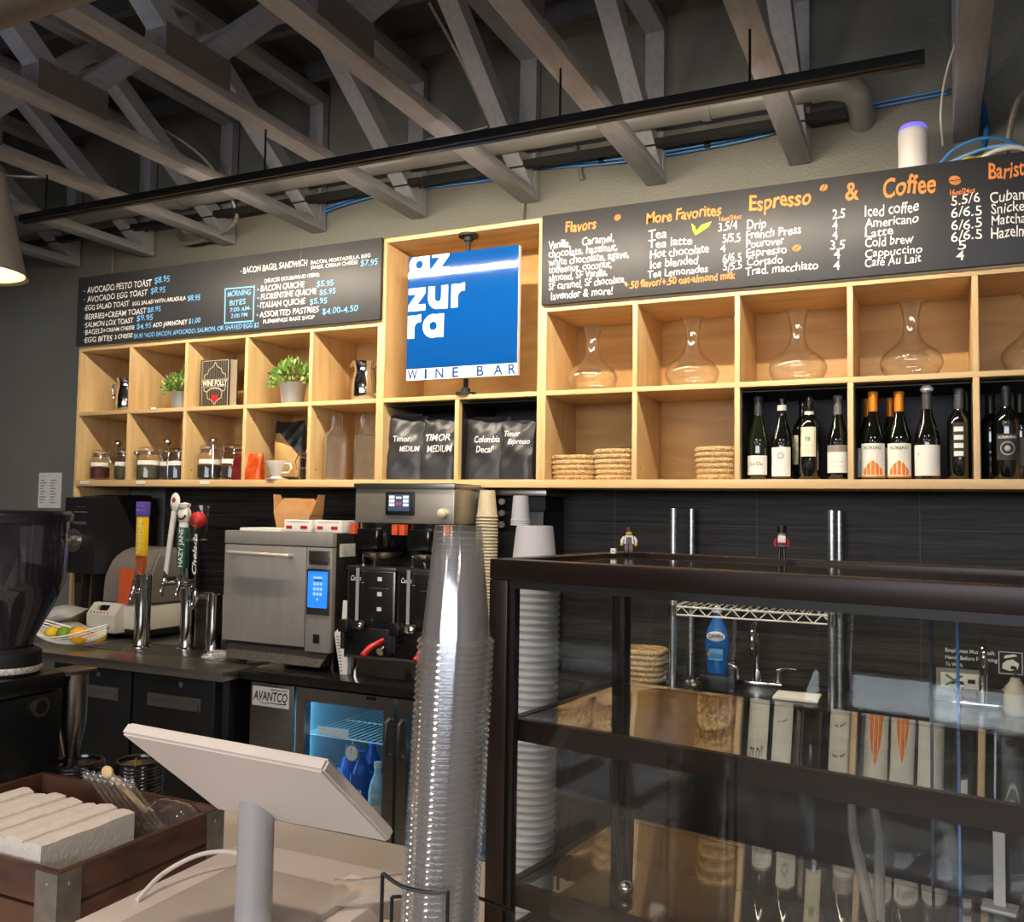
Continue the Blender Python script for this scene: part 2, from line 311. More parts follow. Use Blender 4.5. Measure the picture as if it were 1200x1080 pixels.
for y, z, lb in ((-.55, 3.62, 'thin grey conduit running level under the deck, nearest the wall'), (-1.45, 3.60, 'thin grey conduit running level under the deck, second from the wall'), (-2.25, 3.64, 'thin grey conduit running level under the deck, third from the wall')):
    tag(G().cyl((-3, y, z), (7, y, z), .022, n=12).done('level_conduit', M_PIPE), lb, 'conduit')
pipe_thing('white_wire', 'thin pale wire stretched level along the wall above the pipe', 'wire', [(.9, WY-.01, 3.42), (2.2, WY-.02, 3.425), (2.35, WY-.02, 3.46)], .004, M_WHT, 6)
# router and patch box on top of the shelf
t = thing('wifi_router', 'white rounded cylinder router standing on top of the right shelf', 'router', (4.19, .14, 2.822))
G().lathe([(.05, 0), (.052, .01), (.052, .175), (.049, .195), (.04, .208), (.02, .213), (0, .214)], n=32).done('housing', P('white_router_plastic', '#e9e6e4', .35, noise=.02), t)
G().lathe([(.0505, .182), (.0497, .194), (.042, .208), (.0415, .2075), (.049, .193), (.05, .182)], n=32).done('light_ring', P('violet_light', '#8d83e8', .4, emit='#6a5cff', es=1.0, noise=.02), t)
pp = G().box(4.31, 4.70, .06, .30, 2.822, 2.832).done('patch_box', M_WHT); tag(pp, 'flat white patch box lying on top of the shelf right of the router', 'patch box')
for i, (c, pts) in enumerate([('#e2c23a', [(4.33, .08, 2.826), (4.36, .06, 2.85), (4.40, .05, 2.845), (4.44, .06, 2.86), (4.47, .1, 2.83)]), ('#dedbd2', [(4.40, .04, 2.83), (4.45, .02, 2.85), (4.52, .03, 2.855), (4.58, .06, 2.83)]),
                              ('#3f7fc4', [(4.27, .04, 2.83), (4.33, .02, 2.88), (4.42, .03, 2.905), (4.50, .06, 2.89), (4.56, .1, 2.86)]), ('#6fa6dc', [(4.28, .04, 2.825), (4.36, .01, 2.845), (4.44, .02, 2.865), (4.52, .03, 2.86), (4.62, .08, 2.83)]),
                              ('#2f6db5', [(4.34, .1, 2.84), (4.42, .2, 2.93), (4.44, .3, 3.05), (4.42, .34, 3.2)])]):
    pipe_thing('patch_cable', ['yellow cable looping on the patch box', 'white cable looping on the patch box', 'blue cable arching highest over the patch box', 'pale blue cable lying low along the board top', 'blue cable bundle climbing the wall behind the truss'][i], 'cable', pts, [.008, .008, .006, .006, .011][i], P('cable_jacket_'+c[1:], c, .4, noise=.05))
# ------------------------------------------------------------------ cubby shelves
Z0 = 1.7125; WL, WM, WR = .3928, .3998, .4047; XM = 5*WL; XR = XM+2*WM; TH = .02; DEP = .36
ZM = Z0+.36; ZT = Z0+.7226; ZB = Z0+1.1074
M_LINER_SHADE = P('black_liner_shade', '#1f1c1c', .5, noise=.1)
def unit(label, x0, x1, wcol, n, liner, tall=False, foot=False):
    t = thing('cubby_shelf', label, 'shelf', (x0, 0, Z0)); W_ = x1-x0
    def part(nm, a, m): return G().box(*a, .0015).done(nm, m, t)
    part('bottom_board', (0, W_, 0, DEP, -.034, 0), M_PLY)
    part('middle_board', (TH*.5, W_-TH*.5, .001, DEP, .36-TH/2, .36+TH/2), M_PLY)
    top = 1.1074 if tall else .7226
    part('top_board', (0, W_, 0, DEP, top-TH, top), M_PLY)
    part('side_panel', (0, TH, 0.0005, DEP, 0, top-TH), M_PLYV); part('side_panel', (W_-TH, W_, 0.0005, DEP, 0, top-TH), M_PLYV)
    for k in range(1, n):
        x = k*wcol
        part('divider', (x-TH/2, x+TH/2, .0008, DEP, 0, .36-TH/2), M_PLYV)
        if not tall: part('divider', (x-TH/2, x+TH/2, .0008, DEP, .36+TH/2, top-TH), M_PLYV)
    part('back_panel', (0.002, W_-.002, DEP-.001, WY-.004, -.03, top), M_BACK)
    for k, row in liner:  # lining by the wine; behind coffee bags it paints shade and bag tops
        a, b = k*wcol+TH/2+.001, (k+1)*wcol-TH/2-.001; z0 = .001 if row == 0 else .371
        g = G().box(a, b, DEP-.006, DEP-.0015, z0, z0+.336).box(a, a+.003, .03, DEP-.006, z0, z0+.336).box(b-.003, b, .03, DEP-.006, z0, z0+.336).box(a, b, .03, DEP-.006, z0+.333, z0+.336)
        tag(g.done('liner', M_LINER_SHADE, t), 'black sheet for lining and shade inside the cubby')
    g = G()
    for k in range(n):
        for s in (.012, wcol-.012):
            for z in (.05, .30): g.cyl((k*wcol+(TH/2 if s < .1 else wcol-TH/2)+(-.001 if s < .1 else .001), .05, z), (k*wcol+(TH/2+.0015 if s < .1 else wcol-TH/2-.0015), .05, z), .005, n=8)
    g.done('screw', P('screw_steel', '#8a7a62', .4, .5, noise=.05), t)
    if foot: part('foot_panel', (0, TH, .0005, DEP, .9-Z0, -.034), M_PLYV)
    if not tall:
        part('board_batten', (0, W_, 0, .018, top, 1.1074), M_PLYV)
    return t
unit('left plywood cubby shelf of two rows of five below the breakfast board', 0, XM, WL, 5, [], foot=True)
unit('middle plywood cubby shelf with a tall upper bay holding the blue sign', XM, XR, WM, 2, [(0, 0), (1, 0)], tall=True)
unit('right plywood cubby shelf with decanters above and wine bottles below', XR, XR+5*WR, WR, 5, [(2, 0), (3, 0), (4, 0)])
# ------------------------------------------------------------------ menu boards
TL = [('AVOCADO PESTO TOAST', 'w', 0.073, 0.549, 2.728, 0.034),('$8.95', 'b', 0.567, 0.674, 2.738, 0.032),('AVOCADO EGG TOAST', 'w', 0.076, 0.522, 2.679, 0.031),('$8.95', 'b', 0.544, 0.646, 2.686, 0.03),('EGG SALAD TOAST', 'w', 0.065, 0.393, 2.634, 0.028),('EGG SALAD WITH ARUGULA', 'w', 0.416, 0.789, 2.632, 0.02),('$8.95', 'b', 0.802, 0.886, 2.625, 0.027),('BERRIES+CREAM TOAST', 'w', 0.068, 0.518, 2.583, 0.03),('$8.95', 'b', 0.525, 0.619, 2.588, 0.026),('SALMON LOX TOAST', 'w', 0.069, 0.427, 2.54, 0.028),('$9.95', 'b', 0.45, 0.566, 2.547, 0.029),('BAGELS+', 'w', 0.071, 0.225, 2.501, 0.027),('CREAM CHEESE', 'w', 0.229, 0.438, 2.505, 0.02),('$4.95', 'b', 0.452, 0.557, 2.504, 0.027),('ADD JAM/HONEY', 'w', 0.568, 0.806, 2.506, 0.023),('$1.00', 'b', 0.814, 0.893, 2.507, 0.025),('EGG BITES', 'w', 0.071, 0.276, 2.457, 0.028),('3 CHEESE', 'w', 0.295, 0.426, 2.463, 0.022),('$6.95 *ADD BACON, AVOCADO, SALMON, OR SHAVED EGG $2', 'b', 0.435, 1.269, 2.457, 0.023),('o', 'b', 0.042, 0.057, 2.74, 0.012),('o', 'b', 0.045, 0.06, 2.693, 0.012),('o', 'b', 0.048, 0.063, 2.64, 0.012),('o', 'b', 0.051, 0.066, 2.592, 0.012),('o', 'b', 0.053, 0.068, 2.552, 0.012),('o', 'b', 0.056, 0.07, 2.512, 0.012),('o', 'b', 0.058, 0.073, 2.469, 0.012),('BACON BAGEL SANDWICH', 'w', 1.161, 1.552, 2.732, 0.03),('BACON, MORTADELLA, EGG', 'w', 1.572, 1.91, 2.735, 0.017),('SWISS, CREAM CHEESE', 'w', 1.573, 1.841, 2.711, 0.017),('$7.95', 'b', 1.856, 1.95, 2.697, 0.028),('DELICES GOURMAND ITEMS:', 'w', 1.297, 1.625, 2.673, 0.018),('BACON QUICHE', 'w', 1.276, 1.539, 2.631, 0.028),('$5.95', 'b', 1.61, 1.707, 2.623, 0.027),('FLORENTINE QUICHE', 'w', 1.278, 1.611, 2.591, 0.028),('$5.95', 'b', 1.627, 1.72, 2.583, 0.025),('ITALIAN QUICHE', 'w', 1.275, 1.546, 2.549, 0.028),('$5.95', 'b', 1.572, 1.673, 2.542, 0.027),('ASSORTED PASTRIES', 'w', 1.273, 1.626, 2.503, 0.028),('$4.00-4.50', 'b', 1.646, 1.848, 2.489, 0.028),('FLEMMINGS BAKE SHOP', 'w', 1.296, 1.602, 2.472, 0.018),('MORNING', 'b', 1.066, 1.213, 2.623, 0.027),('BITES', 'b', 1.08, 1.183, 2.577, 0.026),('7:00 AM-', 'b', 1.085, 1.218, 2.545, 0.02),('2:00 PM', 'b', 1.091, 1.197, 2.514, 0.02),('o', 'b', 1.14, 1.154, 2.74, 0.013),('o', 'b', 1.252, 1.266, 2.637, 0.013),('o', 'b', 1.254, 1.267, 2.596, 0.013),('o', 'b', 1.255, 1.267, 2.557, 0.013),('o', 'b', 1.253, 1.267, 2.512, 0.013)]
TRR = [('Flavors', 'o', 2.872, 3.007, 2.736, 0.043),('Vanilla,', 'w', 2.798, 2.895, 2.675, 0.033),('Caramel,', 'w', 2.945, 3.083, 2.675, 0.033),('chocolate, hazelnut,', 'w', 2.797, 3.097, 2.638, 0.033),('white chocolate, agave,', 'w', 2.797, 3.147, 2.603, 0.033),('toffeenut, coconut,', 'w', 2.799, 3.075, 2.571, 0.031),('almond, SF Vanilla,', 'w', 2.8, 3.057, 2.538, 0.031),('SF caramel, SF chocolate,', 'w', 2.8, 3.134, 2.502, 0.031),('lavender & more!', 'w', 2.811, 3.081, 2.46, 0.032),('More Favorites', 'o', 3.218, 3.515, 2.731, 0.043),('Tea', 'w', 3.228, 3.301, 2.667, 0.036),('Tea latte', 'w', 3.228, 3.403, 2.63, 0.033),('Hot chocolate', 'w', 3.234, 3.469, 2.589, 0.034),('Ice blended', 'w', 3.235, 3.428, 2.549, 0.033),('Tea Lemonades', 'w', 3.226, 3.464, 2.512, 0.029),('+.50 flavor/+.50 oat-almond milk', 'o', 3.13, 3.57, 2.477, 0.029),('16oz/24oz', 'o', 3.508, 3.593, 2.706, 0.017),('3.5/4', 'w', 3.504, 3.577, 2.667, 0.033),('5/5.5', 'w', 3.521, 3.588, 2.619, 0.033),('4', 'w', 3.513, 3.533, 2.583, 0.03),('6/6.5', 'w', 3.521, 3.593, 2.542, 0.033),('5/5.5', 'w', 3.523, 3.594, 2.511, 0.03),('Espresso', 'o', 3.621, 3.846, 2.732, 0.057),('Drip', 'w', 3.613, 3.684, 2.661, 0.035),('French Press', 'w', 3.61, 3.81, 2.623, 0.033),('Pourover', 'w', 3.61, 3.751, 2.59, 0.03),('Espresso', 'w', 3.61, 3.759, 2.555, 0.031),('Cortado', 'w', 3.613, 3.744, 2.519, 0.031),('Trad. macchiato', 'w', 3.608, 3.87, 2.485, 0.031),('2.5', 'w', 3.92, 3.964, 2.662, 0.035),('4', 'w', 3.92, 3.939, 2.623, 0.034),('4', 'w', 3.92, 3.939, 2.586, 0.034),('3.5', 'w', 3.912, 3.963, 2.549, 0.034),('4', 'w', 3.924, 3.947, 2.514, 0.034),('4', 'w', 3.922, 3.946, 2.475, 0.034),('&', 'o', 3.964, 4.011, 2.727, 0.065),('Coffee', 'o', 4.091, 4.265, 2.721, 0.067),('Iced coffee', 'w', 4.031, 4.209, 2.656, 0.04),('Americano', 'w', 4.031, 4.208, 2.616, 0.033),('Latte', 'w', 4.031, 4.125, 2.582, 0.031),('Cold brew', 'w', 4.031, 4.191, 2.545, 0.033),('Cappuccino', 'w', 4.031, 4.218, 2.508, 0.029),('Café Au Lait', 'w', 4.03, 4.214, 2.474, 0.031),('16oz/24oz', 'o', 4.308, 4.387, 2.699, 0.018),('5.5/6', 'w', 4.311, 4.4, 2.663, 0.034),('6/6.5', 'w', 4.31, 4.405, 2.619, 0.034),('6/6.5', 'w', 4.31, 4.405, 2.575, 0.034),('6/6.5', 'w', 4.309, 4.405, 2.536, 0.034),('5', 'w', 4.33, 4.356, 2.503, 0.032),('4', 'w', 4.324, 4.35, 2.47, 0.032),('Barista', 'o', 4.427, 4.554, 2.737, 0.054),('Cuban', 'w', 4.43, 4.534, 2.656, 0.038),('Snicker', 'w', 4.433, 4.552, 2.617, 0.035),('Matcha', 'w', 4.434, 4.537, 2.577, 0.035),('Hazelnut', 'w', 4.432, 4.563, 2.531, 0.039)]
M_BOARD = P('chalkboard', '#303033', .42, noise=.07, nscale=5, bump=.03, bscale=200, spec=.35)
def board(label, x0, x1, rows, screws):
    t = thing('menu_board', label, 'menu board', (x0, 0, 2.442))
    G().box(0, x1-x0, -.022, -.002, 0, .378, .001).done('panel', M_BOARD, t)
    for c, m, nm in (('w', M_TXTW, 'white_lettering'), ('b', M_TXTB, 'blue_lettering'), ('o', M_TXTO, 'orange_lettering')):
        R = [(s, a-x0, b-x0, z-2.442, h) for s, k, a, b, z, h in rows if k == c]
        for row in R: text_mesh(nm, [row], m, t, offset=.005 if c != 'o' else .016, shear=.07, wob=.06, y=-.0228)
    for x, z in screws: G().cyl((x-x0, -.0235, z-2.442), (x-x0, -.021, z-2.442), .005, n=10).done('screw', M_BLKM, t)
    return t
bl = board('dark chalkboard of breakfast toasts and quiches above the left cubbies', .0, XM+.005, TL, [(.012, 2.80), (1.945, 2.79), (1.945, 2.47), (.012, 2.46), (.99, 2.80)])
g = G()
for p, q in (((1.05, 2.664), (1.234, 2.660)), ((1.234, 2.662), (1.233, 2.488)), ((1.234, 2.489), (1.053, 2.492)), ((1.053, 2.49), (1.05, 2.665))):
    d = Vector((q[0]-p[0], 0, q[1]-p[1])).normalized(); n_ = Vector((-d.z, 0, d.x))*.0035
    P0 = Vector((p[0], -.0228, p[1]-2.442))-d*.003; P1 = Vector((q[0], -.0228, q[1]-2.442))+d*.003; g.quad(P0-n_, P1-n_, P1+n_, P0+n_)
g.done('blue_frame_line', M_TXTB, bl, flat=True, recalc=False)
br = board('long dark chalkboard of coffee and tea prices above the right cubbies', XR+.003, XR+5*WR, TRR, [(XR+.02, 2.80), (XR+.02, 2.46), (3.80, 2.795), (3.80, 2.455), (4.7, 2.8)])
for x, z, q, tl in ((3.098, 2.772, .015, .4), (3.891, 2.784, .015, .6), (3.795, 2.57, .016, .3), (4.324, 2.75, .02, -.5)):
    g = G(); g.b.faces.new([g.b.verts.new((x-XR-.003+q*(math.cos(a)*math.cos(tl)-.8*math.sin(a)*math.sin(tl)), -.0228, z-2.442+q*(math.cos(a)*math.sin(tl)+.8*math.sin(a)*math.cos(tl)))) for a in [2*PI*i/18 for i in range(18)]])
    o = g.done('coffee_bean_drawing', P('bean_chalk', '#b9773f', .8, noise=.2, nscale=60), br, flat=True, recalc=False)
    if x > 3.2:
        d = Vector((math.cos(tl+.5), 0, math.sin(tl+.5))); n_ = Vector((-d.z, 0, d.x))*.0015; c = Vector((x-XR-.003, -.0232, z-2.442)); g = G(); g.quad(c-d*q-n_, c+d*q-n_, c+d*q+n_, c-d*q+n_); g.done('bean_crease', M_INK, o, flat=True, recalc=False)
g = G()
for P_ in ([(3.416, 2.662), (3.405, 2.682), (3.40, 2.711), (3.414, 2.698), (3.419, 2.68)], [(3.416, 2.662), (3.42, 2.68), (3.44, 2.70), (3.479, 2.709), (3.468, 2.69), (3.445, 2.676)]):
    g.b.faces.new([g.b.verts.new((x-XR-.003, -.0228, z-2.442)) for x, z in P_])
g.done('leaf_drawing', P('leaf_chalk', '#c3dc3a', .8, noise=.1, nscale=80), br, flat=True, recalc=False)
# ------------------------------------------------------------------ blue sign on its pole
t = thing('hanging_sign', 'square bright blue sign on a black pole in the tall middle bay', 'sign', (2.39, .03, ZM+.01))
zs = 2.152-(ZM+.01); hs = .556; ws = .545; yf = -.055
M_BLUE = P('sign_blue', '#09458a', .06, noise=.015, nscale=3, coat=.3); M_SIGNW = P('sign_white', '#e9e6e2', .15, noise=.01, nscale=3, coat=.3)
pan = G().box(-ws/2, ws/2, yf, yf+.028, zs, zs+hs, .001).done('panel', M_SIGNW, t)
G().box(-ws/2, ws/2-.001, yf-.0012, yf, zs+.052, zs+hs).done('blue_face', M_BLUE, t)
def ringf(g, cx, cz, ro, ri, y, n=40):
    a = [[g.b.verts.new((cx+R*math.cos(2*PI*i/n), y, cz+R*math.sin(2*PI*i/n))) for i in range(n)] for R in (ro, ri)]
    for i in range(n): j = (i+1) % n; g.b.faces.new((a[0][i], a[0][j], a[1][j], a[1][i]))
def rectf(g, x0, x1, z0, z1, y): g.quad((x0, y, z0), (x1, y, z0), (x1, y, z1), (x0, y, z1))
def polyf(g, P_, y): g.b.faces.new([g.b.verts.new((x, y, z)) for x, z in P_])
g = G(); y_ = yf-.0018; xh = .104; st = .034; X0 = -ws/2
def let_a(x, zb, h=xh): ringf(g, x+h*.5, zb+h*.5, h*.51, h*.51-st, y_); rectf(g, x+h-st*.86, x+h+.002, zb, zb+h, y_-.0002)
def let_z(x, zb, w_=.088): 
    rectf(g, x, x+w_, zb+xh-st*.85, zb+xh, y_); rectf(g, x, x+w_, zb, zb+st*.85, y_); polyf(g, [(x, zb+st*.8), (x+.046, zb+st*.8), (x+w_, zb+xh-st*.8), (x+w_-.046, zb+xh-st*.8)], y_-.0002)
def let_u(x, zb, w_=.100):
    rectf(g, x, x+st, zb+w_/2, zb+xh, y_); rectf(g, x+w_-st, x+w_, zb, zb+xh, y_)
    n = 16; o = [(x+w_/2+w_/2*math.cos(PI+PI*i/n), zb+w_/2+w_/2*math.sin(PI+PI*i/n)) for i in range(n+1)]; i_ = [(x+w_/2+(w_/2-st)*math.cos(PI+PI*i/n), zb+w_/2+(w_/2-st)*math.sin(PI+PI*i/n)) for i in range(n+1)]
    for k in range(n): polyf(g, [o[k], o[k+1], i_[k+1], i_[k]], y_-.0003)
def let_r(x, zb, w_=.066):
    rectf(g, x, x+st, zb, zb+xh, y_); n = 10; cx, cz, R = x+.060, zb+xh-.058, .060
    o = [(cx+R*math.cos(a), cz+R*math.sin(a)) for a in [PI*.5+PI*.5*i/n for i in range(n+1)]]; i_ = [(cx+(R-st)*math.cos(a), cz+(R-st)*math.sin(a)) for a in [PI*.5+PI*.5*i/n for i in range(n+1)]]
    for k in range(n): polyf(g, [o[k], o[k+1], i_[k+1], i_[k]], y_-.0002)
    rectf(g, cx-.002, x+w_+.002, cz+R-st, cz+R+.001, y_-.0001)
let_a(X0+.006, zs+hs-.088, .102); let_z(X0+.121, zs+hs-.088)
let_z(X0+.004, zs+.311); let_u(X0+.106, zs+.311); let_r(X0+.222, zs+.311)
let_r(X0+.004, zs+.188); let_a(X0+.082, zs+.186)
bm_ = g.b
for v in bm_.verts: v.co.z = min(v.co.z, zs+hs-.001)
g.done('white_letters', M_SIGNW, t, flat=True, recalc=False)
xs = [.008, .095, .15, .235, .355, .435, .505]; R = []
for c, x, w_ in zip('WINEBAR', xs, [.050, .010, .040, .030, .032, .042, .034]): text_mesh('blue_letter', [(c, X0+x, X0+x+w_, zs+.005, .043)], M_BLUE, t, offset=.010, y=yf-.0012)
G().cyl((0, 0, 0), (0, 0, ZB-TH-ZM-.011), .011, n=16).done('pole', M_BLKM, t)
for z0, z1 in ((0, .012), (ZB-TH-ZM-.023, ZB-TH-ZM-.011)):
    g = G().cyl((0, 0, z0), (0, 0, z1), .045, n=24); g.cyl((0, 0, z0-.0+(.012 if z0 == 0 else -.018)), (0, 0, z0+(.03 if z0 == 0 else 0)), .02, n=16); g.done('flange', M_BLKM, t)
G().box(-.035, .035, -.012, .012, zs+hs*.9-.02, zs+hs*.9+.02).done('clamp', M_BLKM, t); G().box(-.035, .035, -.03, .012, zs+hs*.12-.02, zs+hs*.12+.02).done('clamp', M_BLKM, t)
# ------------------------------------------------------------------ cubby contents, left
FB, FM = Z0, ZM+.01       # floors of the two rows
def pitcher(label, x, y, rz):
    t = thing('steel_pitcher', label, 'pitcher', (x, y, FM), rz)
    G().lathe([(.0, 0), (.05, 0), (.058, .01), (.062, .05), (.06, .1), (.052, .14), (.05, .16), (.056, .185), (.062, .195), (.058, .194), (.047, .16), (.049, .14), (.057, .1), (.058, .05), (.05, .012), (0, .01)], n=36).done('body', M_CHR, t)
    G().tube([(.055, 0, .16), (.085, 0, .175), (.112, 0, .165), (.115, 0, .13), (.095, 0, .07), (.06, 0, .035)], [.006, .007, .007, .007, .006, .005], 10).done('handle', M_CHR, t)
    G().prism([(-.05, -.022), (-.085, 0), (-.05, .022)], .175, .197, 'xy').done('spout', M_CHR, t)
pitcher('mirror-bright steel pitcher in the top left cubby, handle to the left', .20, .16, PI)
pitcher('mirror-bright steel pitcher in the top cubby just left of the blue sign', 1.79, .13, 0)
def plant(label, x, y, s):
    t = thing('potted_plant', label, 'plant', (x, y, FM))
    G().lathe([(0, 0), (.048*s, 0), (.062*s, .105*s), (.064*s, .108*s), (.060*s, .108*s), (.058*s, .095*s), (0, .095*s)], n=30).done('pot', P('grey_metal_pot', '#a9abab', .38, .55, noise=.06), t)
    rnd = random.Random(x); g = G(); g2 = G(); g3 = G()
    for k in range(330):
        a, b = rnd.uniform(0, 2*PI), math.acos(rnd.uniform(-.35, 1)); R = .10*s*rnd.uniform(.62, 1.03)
        c = Vector((R*math.sin(b)*math.cos(a), R*math.sin(b)*math.sin(a), .125*s+R*math.cos(b)*.95)); n = (c-Vector((0, 0, .10*s))).normalized()
        q = (n+Vector((rnd.uniform(-.7, .7), rnd.uniform(-.7, .7), rnd.uniform(-.3, .8)))).normalized(); e = q.cross(Vector((rnd.uniform(-1, 1), rnd.uniform(-1, 1), .3))).normalized(); L_ = .026*s*rnd.uniform(.7, 1.2); w_ = .008*s
        (g if k % 4 else g2).quad(c, c+q*L_*.5+e*w_, c+q*L_, c+q*L_*.5-e*w_)
    for k in range(26):
        a = rnd.uniform(0, 2*PI); R = rnd.uniform(.03, .085)*s; g3.tube([(0, 0, .09*s), (R*math.cos(a)*.5, R*math.sin(a)*.5, .13*s), (R*math.cos(a), R*math.sin(a), .16*s)], .0012*s, 4)
    g.done('leaves', P('boxwood_green', '#5f8a35', .6, noise=.35, nscale=90), t, flat=True, recalc=False); g2.done('young_leaves', P('young_leaf_green', '#b9d07d', .6, noise=.2, nscale=90), t, flat=True, recalc=False)
    g3.done('stems', P('stem_green', '#566b34', .7, noise=.1), t)
plant('small bushy green plant in a grey pot, half hidden by the second divider', .62, .14, .93)
plant('larger bushy green plant in a grey metal pot right of the black patterned book', 1.365, .13, 1.06)
# book
t = thing('boxed_book', 'black and cream patterned book standing between the two potted plants', 'book', (.915, .07, FM))
G().box(-.098, .098, 0, .004, 0, .252, .001).done('front_cover', P('book_black', '#1d1b19', .5, noise=.05), t)
G().box(-.094, .094, .004, .056, .003, .249).done('pages', P('book_pages', '#d8cdb4', .8, noise=.12, nscale=6, stretch=(200, 200, 1)), t)
G().box(-.098, .098, .056, .06, 0, .252, .001).done('back_cover', MC['book_black'], t); G().box(-.098, -.094, .004, .056, 0, .252).done('spine', MC['book_black'], t)
M_CRM = P('book_cream', '#cbbd9f', .7, noise=.05); g = G(); yb = -.0008
for x0, x1, z0, z1 in ((-.088, .088, .242, .245), (-.088, .088, .007, .010), (-.088, -.085, .007, .245), (.085, .088, .007, .245), (-.09, .09, .146, .148), (-.09, .09, .108, .110)): rectf(g, x0, x1, z0, z1, yb)
def lineloop(g, P_, y, w_):
    for a, b in zip(P_, P_[1:]):
        a = Vector((a[0], y, a[1])); b = Vector((b[0], y, b[1])); d = (b-a).normalized(); n = Vector((-d.z, 0, d.x))*w_; g.quad(a-n-d*w_, b-n+d*w_, b+n+d*w_, a+n-d*w_)
lineloop(g, [(-.07, .152), (-.07, .17), (-.05, .178), (-.04, .2), (-.015, .212), (0, .235), (.015, .212), (.04, .2), (.05, .178), (.07, .17), (.07, .152)], yb, .0018)
lineloop(g, [(-.07, .104), (-.07, .09), (-.05, .082), (-.045, .05), (-.02, .04), (0, .018), (.02, .04), (.045, .05), (.05, .082), (.07, .09), (.07, .104)], yb, .0018)
lineloop(g, [(-.05, .085), (-.03, .098), (0, .102), (.03, .098), (.05, .085)], yb, .003)
g.done('cover_ornament', M_CRM, t, flat=True, recalc=False)
g = G()
for k in range(11): rectf(g, -.08+.0145*k, -.074+.0145*k, .15, .24, yb+.0003); rectf(g, -.08+.0145*k, -.074+.0145*k, .012, .106, yb+.0003)
g.done('cover_pattern', P('book_taupe', '#5c5344', .7, noise=.1), t, flat=True, recalc=False)
text_mesh('cover_title', [('WINE FOLLY', -.082, .082, .114, .029)], P('book_white', '#ece4d2', .6, noise=.02), t, offset=.03, y=-.001)
g = G(); polyf(g, [(-.02, .066), (.02, .066), (.021, .048), (0, .028), (-.021, .048)], yb-.0004); g.done('cover_crest', M_RED, t, flat=True, recalc=False)
# jars
M_LBL = P('white_label', '#e6e3da', .6, noise=.04, nscale=60)
def jar(label, x, y, rz, rad, h, content, level, grp='clip-top glass jars in the lower left cubbies', lab=True):
    t = thing('glass_jar', label, 'jar', (x, y, FB), rz, grp)
    G().lathe([(0, .002), (rad*.85, .002), (rad, .012), (rad, h*.62), (rad*.94, h*.72), (rad*.80, h*.80), (rad*.80, h*.86)], n=28).done('glass_body', M_GL, t)
    G().lathe([(rad*.84, h*.86), (rad*.86, h*.9), (rad*.84, h*.96), (rad*.6, h), (0, h*1.0)], n=28).done('lid', M_GL, t)
    G().ring((0, 0, h*.86), rad*.84, .0025).ring((0, 0, h*.80), rad*.83, .0018).tube([(rad*.84, 0, h*.86), (rad*1.02, 0, h*.74), (rad*1.02, 0, h*.6)], .002, 6).done('wire_clip', M_CHR, t)
    G().lathe([(0, .006), (rad*.83, .006), (rad*.95, .014), (rad*.95, h*level), (0, h*level+.004)], n=24).jitter(.0007, 3).done('contents', content, t)
    if lab: patch(rad*1.012, h*.46, h*.58, -1.0, 1.0).done('label_band', M_LBL, t, flat=True, recalc=False); text_mesh('label_writing', [('-- --- -- -', -rad*.5, rad*.5, h*.495, h*.05)], M_INK, t, bend=(rad*1.02, 0))
    return t
def ladle(label, x, y, z, tilt):
    t = thing('steel_scoop', label, 'scoop', (x, y, z), tilt); 
    G().sph((0, 0, .195), .021, 16, (1, 1, .9)).done('bowl', M_CHR, t); G().tube([(0, 0, 0), (0.004, 0, .09), (0, 0, .18)], .0032, 8).done('handle', M_CHR, t)
M_TEA = [P('hibiscus_tea', '#4b1c20', .9, noise=.5, nscale=300), P('black_tea', '#2c2724', .9, noise=.5, nscale=300), P('green_tea', '#4c4a35', .9, noise=.5, nscale=300), P('grey_tea', '#39353a', .9, noise=.5, nscale=300)]
jar('clip-top glass jar of dark red tea at the far left of the lower cubbies', .115, .07, .75, .052, .165, M_TEA[0], .42)
jar('nearly empty glass jar behind the scoop in the first lower cubby', .245, .13, .75, .047, .165, P('pale_tea', '#b59a6a', .9, noise=.4, nscale=300), .08)
jar('glass jar at the right edge of the first lower cubby, half cut by the divider', .315, .05, .75, .046, .165, M_TEA[2], .40)
ladle('round steel scoop standing in the first lower cubby from the left', .285, .035, FB, .0)
jar('large glass jar of green tea second cubby from the left, under the first plant', .49, .06, .75, .064, .175, M_TEA[2], .44)
jar('small glass jar in the middle of the second lower cubby', .605, .08, .75, .045, .165, M_TEA[3], .42)
jar('glass jar at the right of the second lower cubby with a scoop before it', .695, .06, .7, .054, .165, M_TEA[3], .44)
ladle('round steel scoop at the left of the second lower cubby', .455, -.0+.012, FB-.0, .0); bpy.data.objects['steel_scoop.001'].scale.z = .72
ladle('steel scoop leaning at the right of the second lower cubby', .665, .012, FB, .4)
jar('large glass jar of dark tea in the cubby under the patterned book', .90, .07, .75, .062, .18, M_TEA[1], .42)
jar('wide glass jar of dark tea touching the foil snack bags', 1.045, .085, .65, .066, .18, M_TEA[1], .36)
ladle('steel scoop between the two jars below the patterned book', .965, .02, FB, 0)
# price tags on the shelf edge
for x, lb in ((.055, 'small white price tag on the shelf edge under the dark red tea jar'), (.47, 'small white price tag on the shelf edge under the second lower cubby'), (.905, 'small white price tag on the shelf edge under the third lower cubby')):
    tt_ = thing('price_tag', lb, 'tag', (x, -.0015, FB-.022)); G().box(0, .062, -.001, .001, 0, .016).done('card', M_LBL, tt_); text_mesh('tag_writing', [('-- -', .015, .04, .004, .007)], M_INK, tt_, y=-.0014)
tg = thing('price_tag', 'small white price tag on the middle shelf edge below the first plant', 'tag', (.555, -.0015, FM-.004)); G().box(0, .035, -.001, .001, 0, .01).done('card', M_LBL, tg)
